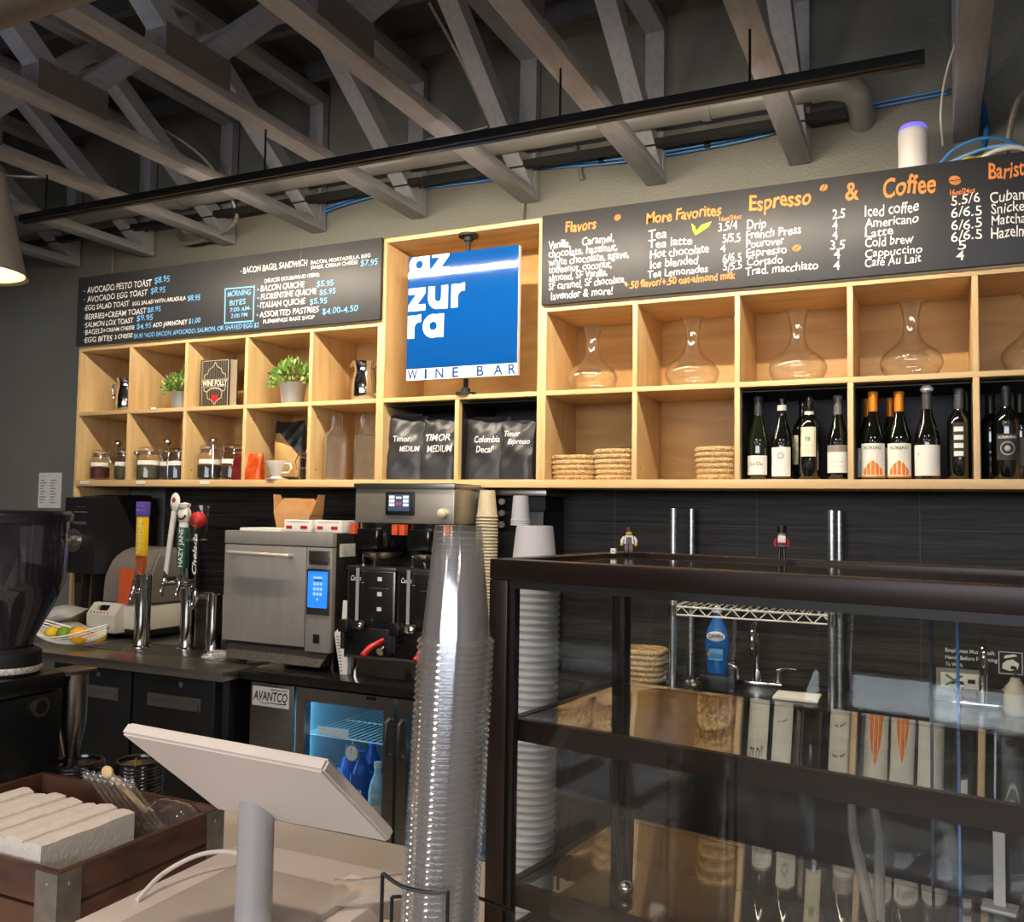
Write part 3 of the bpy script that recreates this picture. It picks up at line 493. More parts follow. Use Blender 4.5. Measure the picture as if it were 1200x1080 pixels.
# bags
def bagsurf(w, h, d):
    def hw(z): t = z/h; return w/2*(1-.04*math.sin(t*PI))
    def hd(x, z):
        t = min(max(z/h, 0), 1); prof = (1-t**2.6)**.8 if t < 1 else 0; s = max(0, 1-(abs(x)/(w/2))**6)
        return d/2*(.12+.88*prof)*(.55+.45*s)
    return hw, hd
def bag(g, w, h, d, crimp=.0, seed=0, wr=1.):
    hw, hd = bagsurf(w, h, d); rn = random.Random(seed); ph = [rn.uniform(0, 6) for _ in range(6)]; nx, nz = 22, 26
    def wrk(x, z): return wr*.0055*(math.sin(x*34+z*24+ph[0])+.8*abs(math.sin(x*48-z*41+ph[1]))+.35*math.sin(z*70+ph[2]+x*22))*min(1, z/h*2)
    R = []
    for j in range(nz+1):
        z = h*j/nz; W_ = hw(z); ring = []
        for i in range(nx+1): x = -W_+2*W_*i/nx; ring.append((x, -hd(x, z)+wrk(x, z), z+(.006*math.sin(x*40+ph[3]) if j == nz else 0)))
        for i in range(nx, -1, -1): x = -W_+2*W_*i/nx; ring.append((x, hd(x, z)+wrk(x, z)*.6+.0012, z+(.006*math.sin(x*40+ph[3]) if j == nz else 0)))
        R.append(ring)
    g.rings(R); return lambda x, z: -hd(x, z)+wrk(x, z)-.0016
M_FOIL = P('black_foil_bag', '#323236', .33, noise=.08, nscale=9, bump=.06, bscale=18)
GB = 'black coffee bags under the blue sign'
for label, x, y, rz, w, h, rows, sd in (('black foil coffee bag farthest left under the sign, writing high up', 2.062, .09, .14, .205, .30, [('Timor', -.055, .03, .175, .026), ('MEDIUM', -.02, .075, .13, .024)], 1),
                                         ('black foil coffee bag with large capitals, second from left under the sign', 2.245, .085, .03, .175, .275, [('TIMOR', -.07, .06, .175, .03), ('MEDIUM', -.055, .072, .125, .03)], 2),
                                         ('black foil coffee bag marked decaf, left in the second cubby under the sign', 2.475, .10, .10, .205, .275, [('Colombia', -.055, .06, .165, .028), ('Decaf', -.045, .035, .12, .028)], 3),
                                         ('crumpled black foil coffee bag next to the right wall under the sign', 2.640, .055, -.10, .165, .25, [('Timor', -.055, .02, .185, .024), ('Espresso', -.03, .068, .152, .022)], 4)):
    t = thing('coffee_bag', label, 'bag', (x, y, FB), rz, GB); g = G(); fn = bag(g, w, h, .095, seed=sd); g.done('pouch', M_FOIL, t)
    text_mesh('handwriting', rows, M_TXTW, t, offset=.008, shear=.12, wob=.03, proj=lambda x, z, fn=fn: fn(x, z)-.0015)
    G().box(-w*.36, w*.36, -.004, .006, h-.012, h+.004).done('fold_clip', M_BLKM, t)
for x in (2.12, 2.50):
    pass
t = thing('kraft_coffee_bag', 'gold and black standing coffee pouch behind the white dripper', 'bag', (1.31, .19, FB), .25)
g = G(); fn = bag(g, .155, .30, .07, seed=9, wr=.6); g.done('pouch', P('black_pouch', '#1b1a1a', .35, noise=.1), t)
g = G(); Pk = [(-.07, .02), (-.07, .26), (-.045, .255), (.03, .19), (.068, .12), (.068, .02)]
bmv = [[(x0+(x1-x0)*i/8, z) for i in range(9)] for z, x0, x1 in [(.02+.02*k, -.07, min(.068, .068 if .02+.02*k < .12 else .068-(.02+.02*k-.12)*.95)) for k in range(12)]]
vv = [[g.b.verts.new((x, fn(x, z)-.001, z)) for x, z in row] for row in bmv]
for a, b in zip(vv, vv[1:]):
    for i in range(8): g.b.faces.new((a[i], a[i+1], b[i+1], b[i]))
g.done('gold_panel', P('gold_foil', '#b8935a', .4, .3, noise=.1, nscale=60), t, recalc=False)
for x, y, c, lb, w in ((1.135, .03, '#6d201b', 'dark maroon foil snack bag left of the orange bag', .075), (1.215, .035, '#d2541f', 'bright orange foil snack bag left of the white dripper', .105)):
    t = thing('snack_bag', lb, 'bag', (x, y, FB), .1, 'small foil bags beside the dripper'); g = G(); bag(g, w, .125, .06, seed=int(x*100), wr=.8); g.done('pouch', P('foil_'+c[1:], c, .3, .3, noise=.2, nscale=40), t)
    G().box(-w*.42, w*.42, -.003, .004, .120, .129).done('top_seal', P('foil_seal_'+c[1:], c, .4, .2, noise=.1), t)
t = thing('pour_over_dripper', 'white ceramic pour-over dripper in front of the gold pouch', 'dripper', (1.355, .04, FB))
M_CER = P('white_ceramic', '#e8e4da', .15, noise=.02, coat=.3)
G().lathe([(.018, .018), (.03, .025), (.055, .085), (.058, .092), (.054, .092), (.027, .03), (.012, .02)], n=32).done('cone', M_CER, t); G().lathe([(0, 0), (.052, 0), (.056, .006), (.03, .012), (.022, .02), (0, .02)], n=32).done('saucer', M_CER, t)
G().tube([(.052, -.0, .08), (.08, 0, .078), (.088, 0, .055), (.07, 0, .035), (.035, 0, .035)], .0055, 8).done('handle', M_CER, t)
t = thing('wire_bail_jar', 'glass jar with wire bail at the right of the dripper', 'jar', (1.505, .10, FB), .3)
G().lathe([(0, .002), (.05, .002), (.055, .012), (.055, .10), (.047, .118), (.047, .13)], n=28).done('glass_body', M_GL, t); G().lathe([(.05, .132), (.05, .15), (0, .158)], n=28).done('lid', M_GL, t)
G().ring((0, 0, .13), .051, .003).ring((0, 0, .06), .0562, .002).ring((0, 0, .112), .051, .002).tube([(-.052, -.01, .13), (-.066, -.02, .09), (-.058, -.02, .05)], .0025, 6).done('wire_clip', M_CHR, t)
def carafe(label, x, y):
    t = thing('glass_carafe', label, 'bottle', (x, y, FB), .0, 'clear square-shouldered bottles')
    pr_ = [(.0, .003), (.05, .003), (.055, .012), (.057, .19), (.053, .215), (.034, .245), (.029, .255), (.029, .315), (.031, .318)]
    G().lathe(pr_, n=10).done('glass_body', GLASS('carafe_glass', (.97, .97, .97), .12, body=.03, bodycol=(.9, .88, .85), pw=1.6), t, ang=20); G().lathe([(0, .008), (.049, .008), (.052, .02), (.053, .19), (.049, .212), (.0, .214)], n=10).done('water', GLASS('water_fill', (.97, .95, .93), .05, body=.05, bodycol=(.85, .78, .7), pw=2.5), t, ang=20)
carafe('clear glass bottle left of its twin, beside the wire bail jar cubby wall', 1.665, .09); carafe('clear glass bottle at the right, against the middle shelf panel', 1.835, .09)
# ------------------------------------------------------------------ right cubbies
def decanter(label, x, y):
    t = thing('wine_decanter', label, 'decanter', (x, y, FM), 0, 'glass decanters in the upper right cubbies')
    pr_ = [(0, .004), (.06, .003), (.092, .02), (.104, .042), (.108, .06), (.104, .078), (.088, .1), (.062, .122), (.041, .142), (.031, .165), (.026, .195), (.0265, .215), (.030, .24), (.036, .265), (.045, .286), (.0455, .287)]
    G().lathe(pr_, n=44).done('glass_body', GLASS('decanter_glass', (.985, .98, .97), .08, body=.012, bodycol=(.9, .88, .85), pw=1.9), t); G().ring((0, 0, .287), .0452, .0014, n=40, m=6).done('lip', M_GL, t)
for lb, x in (('glass decanter in the first upper cubby right of the sign', XR+.178), ('glass decanter in the second upper cubby right of the sign', XR+WR+.20), ('glass decanter in the third upper cubby, above the first wine bottles', XR+2*WR+.205), ('glass decanter in the fourth upper cubby, above the orange-capped bottles', XR+3*WR+.20), ('glass decanter cut off by the right edge of the picture', XR+4*WR+.19)):
    decanter(lb, x, .13)
M_STRAW = P('seagrass_weave', '#c6a473', .85, noise=.5, nscale=90, stretch=(1, 1, 3), bump=.9, bscale=110)
def basket(label, x, y, z, rx, ry, h, rz=0, mat=None, n=None, grp=None):
    t = thing('woven_basket', label, 'basket', (x, y, z), rz, grp)
    n = n or int(h/.019); g = G(); R = []; m_ = 110
    for k in range(n*6+1):
        zz = h*k/(n*6); ph = (k % 6)/6; bul = .006*math.sin(PI*ph); row = k//6
        q = 1-.10*(1-zz/h)**2
        ring = []
        for i in range(m_):
            a = 2*PI*i/m_; c, s_ = math.cos(a), math.sin(a); pw = .62
            cx, sy = math.copysign(abs(c)**pw, c), math.copysign(abs(s_)**pw, s_); w_ = bul*(1+.35*math.sin(a*36+(row % 2)*PI+ph*2.2))
            ring.append(((rx*q+w_)*cx, (ry*q+w_)*sy, zz))
        R.append(ring)
    R2 = [[(p[0]*.93, p[1]*.93, z2) for p in R[-1]] for z2 in (h, .01)]
    g.rings(R+R2, True, True).done('weave', M_STRAW, t); return t
basket('low round seagrass basket in the lower cubby right of the coffee bags', XR+.112, .15, FB, .098, .10, .105)
basket('taller seagrass basket with dark things inside beside the cubby divider', XR+.295, .15, FB, .092, .10, .128)
basket('seagrass basket alone at the right of the otherwise empty lower cubby', XR+WR+.31, .14, FB, .083, .10, .13)
tag(G().sph((XR+.27, .16, FB+.118), .022, 10, (1, 1, .7)).jitter(.003).done('paper_wad', M_PAPER), 'white crumpled wrapper peeking over the taller basket', 'wrapper')
tag(G().box(XR+.30, XR+.37, .12, .18, FB+.105, FB+.138, .006).done('black_packet', M_BLK), 'black packet peeking over the taller basket rim', 'packet')
M_WINE = P('dark_bottle_glass', '#0c0f0b', .06, noise=.05, coat=.6, spec=.7); M_GRN = P('green_bottle_glass', '#161d10', .06, noise=.05, coat=.6, spec=.7)
PROF = {'burg': [(0, .006), (.036, 0), (.0395, .006), (.0395, .135), (.037, .155), (.027, .19), (.018, .22), (.0145, .245), (.0145, .29), (.0165, .292), (.0165, .303), (.0145, .306), (0, .306)],
        'bord': [(0, .006), (.034, 0), (.0378, .006), (.0378, .185), (.036, .203), (.024, .222), (.0155, .236), (.0142, .25), (.0142, .29), (.016, .292), (.016, .303), (.014, .306), (0, .306)]}
def wine(label, x, y, prof, z, cap, label_rows, lz, la, lcol='#e6e2d8', extra=None, glass=None, sc=1.0):
    t = thing('wine_bottle', label, 'wine bottle', (x, y, z), 0, 'wine bottles in the lower right cubbies'); t.scale = (sc, sc, sc)
    R0 = max(p[0] for p in PROF[prof])
    G().lathe(PROF[prof], n=28).done('bottle', glass or M_WINE, t)
    if cap: G().lathe([(.0155, .238), (.0158, .25), (.0152, .29), (.0172, .292), (.0172, .304), (.0155, .3075), (0, .308)], n=22).done('capsule', P('capsule_'+cap[1:], cap, .4, .25, noise=.05), t)
    if lz: patch(R0*1.012, lz[0], lz[1], -la, la).done('label', P('label_'+lcol[1:], lcol, .65, noise=.03, nscale=80), t, flat=True, recalc=False)
    if label_rows: text_mesh('label_lettering', label_rows, M_INK if lcol != '#2b2a2c' else M_TXTW, t, offset=.004, bend=(R0*1.024, 0))
    if extra: extra(t, R0)
    return t
def foil_ring(col, z0, z1):
    def e(t, R0): patch(.0165, z0, z1, -PI, PI, 22).done('neck_band', P('neck_'+col[1:], col, .4, noise=.05), t, flat=True, recalc=False)
    return e
def sun(t, R0):
    g = G()
    for k in range(14):
        a = 2*PI*k/14; r0, r1 = .006, .014
        for q in (0,): 
            d = (math.cos(a), math.sin(a)); n = (-d[1]*.0012, d[0]*.0012)
            g.quad((d[0]*r0-n[0], 0, .087+d[1]*r0-n[1]), (d[0]*r1-n[0], 0, .087+d[1]*r1-n[1]), (d[0]*r1+n[0], 0, .087+d[1]*r1+n[1]), (d[0]*r0+n[0], 0, .087+d[1]*r0+n[1]))
    for v in g.b.verts: rr = R0*1.024; a = v.co.x/rr; v.co.x, v.co.y = rr*math.sin(a), -rr*math.cos(a)
    g.done('sun_emblem', P('label_grey_ink', '#8d867a', .7, noise=.05), t, flat=True, recalc=False); foil_ring('#cfcac0', .255, .275)(t, R0)
def peak(t, R0):
    rr = R0*1.025; g = G(); n = 16
    def onc(x, z, k=1.): a = x/rr; return (rr*k*math.sin(a), -rr*k*math.cos(a), z)
    P_ = [(-.034, .03), (-.028, .04), (-.014, .056), (0, .066), (.014, .056), (.028, .04), (.034, .03)]
    for a, b in zip(P_, P_[1:]): g.quad(onc(a[0], .016), onc(b[0], .016), onc(*b), onc(*a))
    g.done('orange_peak', P('label_orange', '#e07a20', .6, noise=.3, nscale=160), t, flat=True, recalc=False)
    g = G(); q = [onc(-.06+.12*i/n, z, 1.001) for z in (.007, .013) for i in range(n+1)]
    for i in range(n): g.quad(q[i], q[i+1], q[n+2+i], q[n+1+i])
    g.done('label_band', P('label_amber', '#c8862e', .6, noise=.05), t, flat=True, recalc=False)
def emboss(t, R0):
    foil_ring('#d9d5ca', .232, .245)(t, R0); rr = R0*1.024; g = G()
    def onc(x, z): a = x/rr; return (rr*math.sin(a), -rr*math.cos(a), z)
    for x0, x1, z0, z1 in ((-.024, .024, .088, .0892), (-.024, .024, .18, .1812), (-.024, -.0228, .088, .18), (.0228, .024, .088, .18)): g.quad(onc(x0, z0), onc(x1, z0), onc(x1, z1), onc(x0, z1))
    g.done('label_border', P('label_brown_ink', '#6b5a38', .7, noise=.05), t, flat=True, recalc=False)
def crest(t, R0):
    rr = R0*1.026; g = G(); pts = [[(R_*math.cos(2*PI*i/24), .10+R_*math.sin(2*PI*i/24)) for i in range(24)] for R_ in (.022, .019)]
    def onc(x, z): a = x/rr; return (rr*math.sin(a), -rr*math.cos(a), z)
    for i in range(24): j = (i+1) % 24; g.quad(onc(*pts[0][i]), onc(*pts[0][j]), onc(*pts[1][j]), onc(*pts[1][i]))
    for (x0, x1, z) in ((-.028, .028, .07), (-.028, .028, .075)): g.quad(onc(x0, z), onc(x1, z), onc(x1, z+.003), onc(x0, z+.003))
    g.sph((0, -rr, .10), .009, 8, (1, .15, 1)); g.done('crest', P('label_silver', '#a9a6a2', .5, noise=.1), t, flat=True)
bf = FB
wine('wine bottle farthest left of the first four, squat white label with script', 3.640, .07, 'burg', bf, '#3d3b3b', [('La Du', -.022, .022, .052, .013), ('-- -', -.012, .012, .074, .004)], (.018, .088), 1.05, glass=M_GRN, sc=1.04)
wine('wine bottle with a sunburst on its white label and a pale neck band', 3.728, .07, 'burg', bf, None, [('-- ---', -.016, .016, .036, .005), ('--- --', -.016, .016, .027, .005)], (.012, .118), .98, extra=sun, sc=1.03)
wine('wine bottle showing only a strip of label behind the tall framed-label bottle', 3.793, .16, 'bord', bf, None, None, (.06, .17), .9, '#cfc7a8', sc=1.02)
wine('wine bottle with a tall bordered cream label and white neck ring', 3.828, .06, 'bord', bf, None, [('EB', -.008, .008, .138, .014), ('--- --', -.017, .017, .118, .006), ('- --', -.01, .01, .1, .005)], (.082, .187), .72, '#e0d8bd', extra=emboss, sc=1.04)
wine('wine bottle at the right of the first four, grey-topped white label', 3.928, .08, 'burg', bf, '#6a6766', [('--- ---', -.022, .022, .062, .009), ('-- ---', -.018, .018, .046, .006)], (.025, .10), 1.1, extra=lambda t, R0: patch(R0*1.012, .10, .125, -1.1, 1.1).done('label_top', P('label_mauve', '#8b7f7a', .6, noise=.03), t, flat=True, recalc=False), sc=1.02)
wine('orange-capped wine bottle hidden behind the left orange-peak bottle', 4.028, .15, 'burg', bf, '#d87c1c', None, (.012, .12), 1.1)
wine('left of the two orange-capped wine bottles with an orange peak label', 4.050, .06, 'burg', bf, '#e0861f', [('BORSAO', -.030, .030, .104, .011)], (.008, .125), 1.25, extra=peak, sc=1.04)
wine('orange-capped wine bottle hidden behind the right orange-peak bottle', 4.105, .16, 'burg', bf, '#d87c1c', None, (.012, .12), 1.1)
wine('right of the two orange-capped wine bottles with an orange peak label', 4.137, .06, 'burg', bf, '#e0861f', [('BORSAO', -.030, .030, .104, .011)], (.008, .125), 1.25, extra=peak, sc=1.03)
wine('wine bottle with a large plain white label and white stopper right of the orange peaks', 4.228, .05, 'burg', bf, '#4a4748', [('LA', -.034, -.026, .082, .008)], (.012, .115), 1.35, extra=lambda t, R0: G().lathe([(.0172, .298), (.021, .302), (.021, .308), (.012, .318), (0, .320)], n=20).done('stopper', M_WHT, t), sc=1.05)
wine('wine bottle with a broken-up striped label near the fourth cubby wall', 4.330, .06, 'bord', bf, '#4a494c', None, (.075, .19), .55, '#2b2a2c', extra=lambda t, R0: [patch(R0*1.02, z, z+.016, -.45, .3).done('label_stripe', M_LBL, t, flat=True, recalc=False) for z in (.078, .105, .132, .160)], sc=1.04)
wine('large dark wine bottle hidden behind the striped-label bottle', 4.358, .16, 'bord', bf, '#26241f', None, None, .5, glass=M_GRN, sc=1.05)
wine('wine bottle with a dark label and round silver crest in the last cubby', 4.475, .05, 'bord', bf, '#1c1b1d', [('BONANNO', -.028, .028, .132, .009)], (.062, .148), .95, '#2b2a2c', extra=crest, sc=1.05)
wine('dark wine bottle left of and behind the crest bottle', 4.432, .16, 'bord', bf, '#1c1b1d', None, None, .5)
wine('dark wine bottle right of and behind the crest bottle', 4.522, .15, 'bord', bf, '#1c1b1d', None, (.05, .15), .8, '#5b5a58')
# ------------------------------------------------------------------ back counter
CZ = .90
M_CTR = P('black_stone_counter', '#1b1a19', .22, noise=.25, nscale=60)
tag(G().box(1.605, 6.0, -.46, WY-.013, .862, CZ, .003).done('stone_worktop', M_CTR), 'long black counter top along the back wall', 'counter')
t = thing('drain_counter', 'stainless counter with beer towers and a drip tray left of the oven', 'counter', (0, 0, 0))
G().box(-1.6, 1.602, -.56, WY-.013, .862, CZ, .003).done('top', M_SS, t); G().box(.55, 1.36, -.36, -.12, CZ, CZ+.004, .001).done('drip_tray', M_SS, t)
g = G()
for k in range(26): g.box(.57+.03*k, .585+.03*k, -.345, -.135, CZ+.004, CZ+.006)
g.done('drip_grate', M_SSD, t)
tag(G().box(2.9, 6.0, -.40, WY-.02, 0, .862).done('base_cabinet', P('dark_cabinet_laminate', '#191614', .5, noise=.1, nscale=4)), 'dark base cabinets under the sink counter behind the display case', 'cabinet')
# bar cooler
t = thing('bar_cooler', 'black two-door bar cooler below the beer towers', 'cooler', (0, 0, 0))
M_COOL = P('black_cooler_paint', '#171718', .38, noise=.08, nscale=6)
G().box(.50, 1.56, -.47, .30, .06, .858, .004).done('body', M_COOL, t)
for x0, x1 in ((.56, 1.044), (1.06, 1.523)):
    d = G().box(x0, x1, -.515, -.472, .10, .852, .006).done('door', M_COOL, t)
    gh = G().box(x0+.09, x1-.07, -.522, -.512, .716, .772, .003); gh.box(x0+.10, x1-.08, -.528, -.522, .722, .745, .002).done('handle', P('grey_pocket_handle', '#55524e', .4, .3, noise=.05), d)
    g = G().cyl(((x0+x1)/2+.05, -.522, .822), ((x0+x1)/2+.05, -.513, .822), .012, n=16).done('lock', M_CHR, d)
g = G()
for z in (.066, .075, .084): g.box(.60, 1.5, -.476, -.468, z, z+.005)
g.done('vent', M_BLKM, t)
# ------------------------------------------------------------------ glass door fridge
t = thing('glass_door_fridge', 'stainless under-counter fridge with blue-lit glass doors below the brewer', 'fridge', (0, 0, 0))
FY = -.40; M_FIN = P('fridge_liner', '#9fb6bd', .4, noise=.03)
G().box(1.645, 2.86, FY, .30, .84, .858).box(1.645, 2.86, FY, .30, .06, .12).box(1.645, 1.885, FY, .30, .12, .84).box(2.84, 2.86, FY, .30, .12, .84).box(1.885, 2.84, .26, .30, .12, .84).done('body', M_BLK, t)
G().box(1.886, 2.839, .255, .259, .121, .839).box(1.886, 1.89, FY+.01, .255, .121, .839).box(2.835, 2.839, FY+.01, .255, .121, .839).box(1.89, 2.835, FY+.01, .255, .121, .125).box(1.89, 2.835, FY+.01, .255, .835, .839).done('liner', M_FIN, t)
vp = G().box(1.652, 1.875, FY-.045, FY, .11, .852, .003).done('vent_panel', M_SS, t)
bd = tag(G().box(1.665, 1.855, FY-.049, FY-.045, .758, .838, .002).done('badge', P('badge_white', '#dcd9d2', .4, noise=.02), vp), 'white badge with dark lettering')
text_mesh('badge_lettering', [('AVANTCO', 1.672, 1.848, .783, .036), ('REFRIGERATION', 1.76, 1.845, .825, .007)], P('badge_navy', '#20242f', .5, noise=.05), vp, offset=.022, shear=.15, y=FY-.0494)
g = G(); g.tube([(1.69, FY-.0497, .785), (1.72, FY-.0497, .772), (1.76, FY-.0497, .775), (1.80, FY-.0497, .774), (1.838, FY-.0497, .776)], [.001, .0016, .002, .0024, .003], 6); g.sph((1.838, FY-.0497, .777), .005, 8, (1, .15, 1)).done('badge_swash', MC['badge_navy'], vp)
M_FG = GLASS('fridge_glass', (.93, .97, 1), .05)
def fdoor(x0, x1, hinge):
    d = G().box(x0, x1, FY-.045, FY-.003, .80, .852).box(x0, x1, FY-.045, FY-.003, .11, .165).box(x0, x0+.042, FY-.045, FY-.003, .165, .80).box(x1-.048, x1, FY-.045, FY-.003, .165, .80).done('door', M_SS, t)
    G().box(x0+.042, x1-.048, FY-.028, FY-.022, .165, .80).done('door_glass', M_FG, d)
    hx = x1-.022 if hinge == 'r' else x0+.022
    G().tube([(hx, FY-.045, .77), (hx, FY-.07, .76), (hx, FY-.072, .70), (hx, FY-.07, .64), (hx, FY-.045, .63)], .010, 10).done('handle', P('handle_dark_steel', '#5e5a56', .35, .8, noise=.05), d)
    G().box(x1-.13, x1-.085, FY-.0465, FY-.045, .835, .848).done('door_lock', M_BLK, d)
fdoor(1.890, 2.358, 'r'); fdoor(2.372, 2.84, 'l')
led = P('fridge_led', '#dff6ff', .4, emit='#7fd8ff', es=14., noise=.01)
G().box(1.893, 1.907, FY+.02, FY+.03, .17, .80).done('led_strip', led, t); G().box(2.355, 2.365, FY+.02, FY+.03, .13, .83).done('mullion', M_FIN, t)
G().box(1.92, 2.33, -.36, -.345, .825, .833).done('led_strip', led, t)
for z in (.655, .29):
    g = G()
    for k in range(34): g.tube([(1.90+.0278*k, -.375, z), (1.90+.0278*k, .24, z)], .0022, 6)
    for y in (-.375, -.1, .24): g.tube([(1.892, y, z-.004), (2.83, y, z-.004)], .003, 6)
    s = g.done('wire_shelf', P('white_wire', '#dfeaee', .4, noise=.02), t)
    if z > .5: G().box(1.95, 2.10, -.379, -.376, z+.002, z+.034).done('shelf_tag', M_LBL, s)
g = G()
for k in range(9): g.box(2.00, 2.22, .24, .254, .42+.022*k, .432+.022*k)
g.done('evaporator_vent', M_BLKM, t)
g = G().cyl((2.12, -.380, .60), (2.12, -.366, .60), .034, n=28); o = tag(g.done('thermometer', M_CHR), 'small round white dial thermometer hanging in the fridge', 'thermometer')
G().cyl((2.12, -.3815, .60), (2.12, -.380, .60), .029, n=28).done('dial', M_LBL, o); G().box(2.119, 2.121, -.3825, -.3815, .60, .622).done('needle', M_INK, o); G().tube([(2.12, -.373, .633), (2.12, -.373, .66)], .002, 6).done('hook', M_CHR, o)
def wbottle(label, x, y, blue, rows):
    t = thing('water_bottle', label, 'bottle', (x, y, .293), 0, 'water bottles in the fridge')
    if blue:
        mt = P('blue_bottle_plastic', '#1e4f9e', .15, noise=.1, nscale=20, coat=.4)
        G().prism([(p, q) for p, q in [(-.036, -.028), (-.028, -.036), (.028, -.036), (.036, -.028), (.036, .028), (.028, .036), (-.028, .036), (-.036, .028)]], 0, .21, 'xy').lathe([(.036, .21), (.028, .24), (.014, .262), (.014, .275)], n=24).done('bottle', mt, t)
        G().cyl((0, 0, .275), (0, 0, .297), .016, n=20).done('cap', P('blue_cap', '#2b63ba', .35, noise=.03), t)
        text_mesh('lettering', rows, M_TXTW, t, offset=.03, y=-.0368); g = G(); g.sph((.018, -.036, .06), .017, 12, (1, .06, 1.2)).done('flower_print', P('pink_print', '#c2416b', .5, noise=.3, nscale=90), t)
    else:
        G().lathe([(0, .003), (.036, .003), (.038, .01), (.038, .15), (.03, .19), (.016, .22), (.014, .25)], n=28).done('bottle', P('pale_bottle', '#a9cfe2', .12, noise=.05, coat=.4), t)
        G().lathe([(.0165, .246), (.0165, .268), (0, .27)], n=20).done('cap', M_WHT, t); patch(.0386, .03, .105, -1.1, 1.1).done('label', M_LBL, t, flat=True, recalc=False); patch(.0386, .135, .152, -.6, .6).done('neck_label', M_LBL, t, flat=True, recalc=False)
        text_mesh('lettering', rows, P('label_blue_ink', '#3f6b9a', .6, noise=.05), t, bend=(.039, 0))
for lb, x, y, b, rows in (('blue square water bottle at the left in the fridge', 2.015, -.25, True, [('FIJI', -.026, .026, .125, .026)]), ('blue square water bottle with a pink flower in the fridge middle', 2.115, -.30, True, [('FIJI', -.026, .026, .125, .026)]),
                          ('clear white-capped water bottle in front in the fridge', 2.205, -.315, False, [('ACQUA', -.026, .026, .06, .015), ('PANNA', -.02, .02, .04, .012)]), ('clear water bottle behind the front clear one', 2.185, -.20, False, [('ACQUA', -.026, .026, .06, .015)]), ('blue square water bottle in the second row of the fridge', 2.06, -.14, True, [('FIJI', -.026, .026, .125, .026)])):
    wbottle(lb, x, y, b, rows)
# ------------------------------------------------------------------ left back counter appliances
t = thing('coffee_grinder', 'tall black bag grinder with a silver dial at the left end of the back counter', 'grinder', (.185, .14, CZ))
M_GRD = P('grinder_black', '#19181a', .42, noise=.1, nscale=20, bump=.05, bscale=300)
G().prism([(-.24, .32), (-.24, .715), (.02, .735), (.12, .735), (.16, .64), (.16, .32)], -.115, .115, 'yz').done('head', M_GRD, t)
G().box(-.10, .10, -.07, .17, .03, .33, .004).done('body', M_GRD, t); G().box(-.115, .115, -.24, .17, 0, .03, .004).done('base', M_GRD, t)
d = G().cyl((-.035, -.242, .49), (-.035, -.250, .49), .062, n=36).done('dial_plate', M_CHR, t); G().cyl((-.035, -.25, .49), (-.035, -.29, .49), .036, .032, n=28).cyl((-.035, -.29, .49), (-.035, -.325, .49), .024, n=24).done('dial_knob', M_SS, d)
g = G()
for k in range(20): a = 2*PI*k/20; g.box(-.035+.052*math.cos(a)-.001, -.035+.052*math.cos(a)+.001, -.252, -.25, .49+.052*math.sin(a)-.004, .49+.052*math.sin(a)+.004)
g.done('dial_marks', M_INK, d)
G().prism([(-.02, .12), (-.035, .36), (.035, .36), (.02, .12)], -.235, -.185).done('chute', P('bronze_chute', '#6f655c', .3, .9, noise=.1), t); G().box(-.02, .02, -.238, -.235, .27, .33).done('chute_label', M_BLK, t)
text_mesh('script_logo', [('-----', -.045, .05, .632, .022), ('-- --', -.03, .035, .662, .012)], P('logo_silver', '#b9b6b0', .4, .5, noise=.03), t, offset=.005, shear=.3, y=-.2408)
g = G(); g.box(-.05, .05, -.2412, -.24, .575, .590).done('warning_strip', P('strip_grey', '#4c4a49', .5, noise=.1), t)
t = thing('paper_menu', 'white paper list taped to the dark wall left of the shelf', 'paper', (-.66, WY-.002, 1.555)); 
G().box(-.10, .10, -.002, .001, 0, .215).done('sheet', M_PAPER, t); g = G()
for c in range(2):
    for k in range(9): g.quad((-.085+.09*c, -.0025, .03+.017*k), (-.085+.09*c+.03+.03*((k*7+c*3) % 5)/5, -.0025, .03+.017*k), (-.085+.09*c+.03+.03*((k*7+c*3) % 5)/5, -.0025, .036+.017*k), (-.085+.09*c, -.0025, .036+.017*k))
g.done('printed_lines', P('grey_ink', '#8b8680', .7, noise=.05), t, flat=True, recalc=False); text_mesh('heading', [('--- -', -.08, .0, .192, .012)], P('red_ink', '#a4494a', .7, noise=.05), t, y=-.0025)
# vacuum sealer
t = thing('vacuum_sealer', 'counter machine with smoked dome lid and beige control panel behind the first beer tower', 'machine', (.46, -.02, CZ))
M_BEI = P('beige_plastic', '#c9c4b7', .4, noise=.03)
G().box(-.15, .17, -.04, .24, .015, .045, .006).done('base', M_BLK, t); G().box(-.15, .17, -.045, .25, .045, .17, .012).done('body', M_BEI, t)
g = G(); R = []
for z, a, b0, b1 in ((.17, .165, -.03, .25), (.31, .165, -.02, .25), (.40, .155, .02, .25), (.445, .13, .07, .24), (.46, .10, .10, .22)):
    R.append([(-a+.01, b0, z), (a+.01, b0, z), (a+.01, b1, z), (-a+.01, b1, z)])
g.rings(R); bmesh.ops.bevel(g.b, geom=g.b.edges[:], offset=.012, segments=2, affect='EDGES'); g.done('lid', P('smoked_lid', '#6d6560', .3, noise=.1, nscale=6), t)
cp = G().prism([(-.10, .03), (-.105, .12), (-.06, .175), (-.03, .175), (-.03, .03)], -.17, .03, 'yz').done('control_panel', M_BEI, t)
def onp(x, s, k=.0015): return (x, -.105+.045*s-k*.77, .12+.055*s+k*.63)
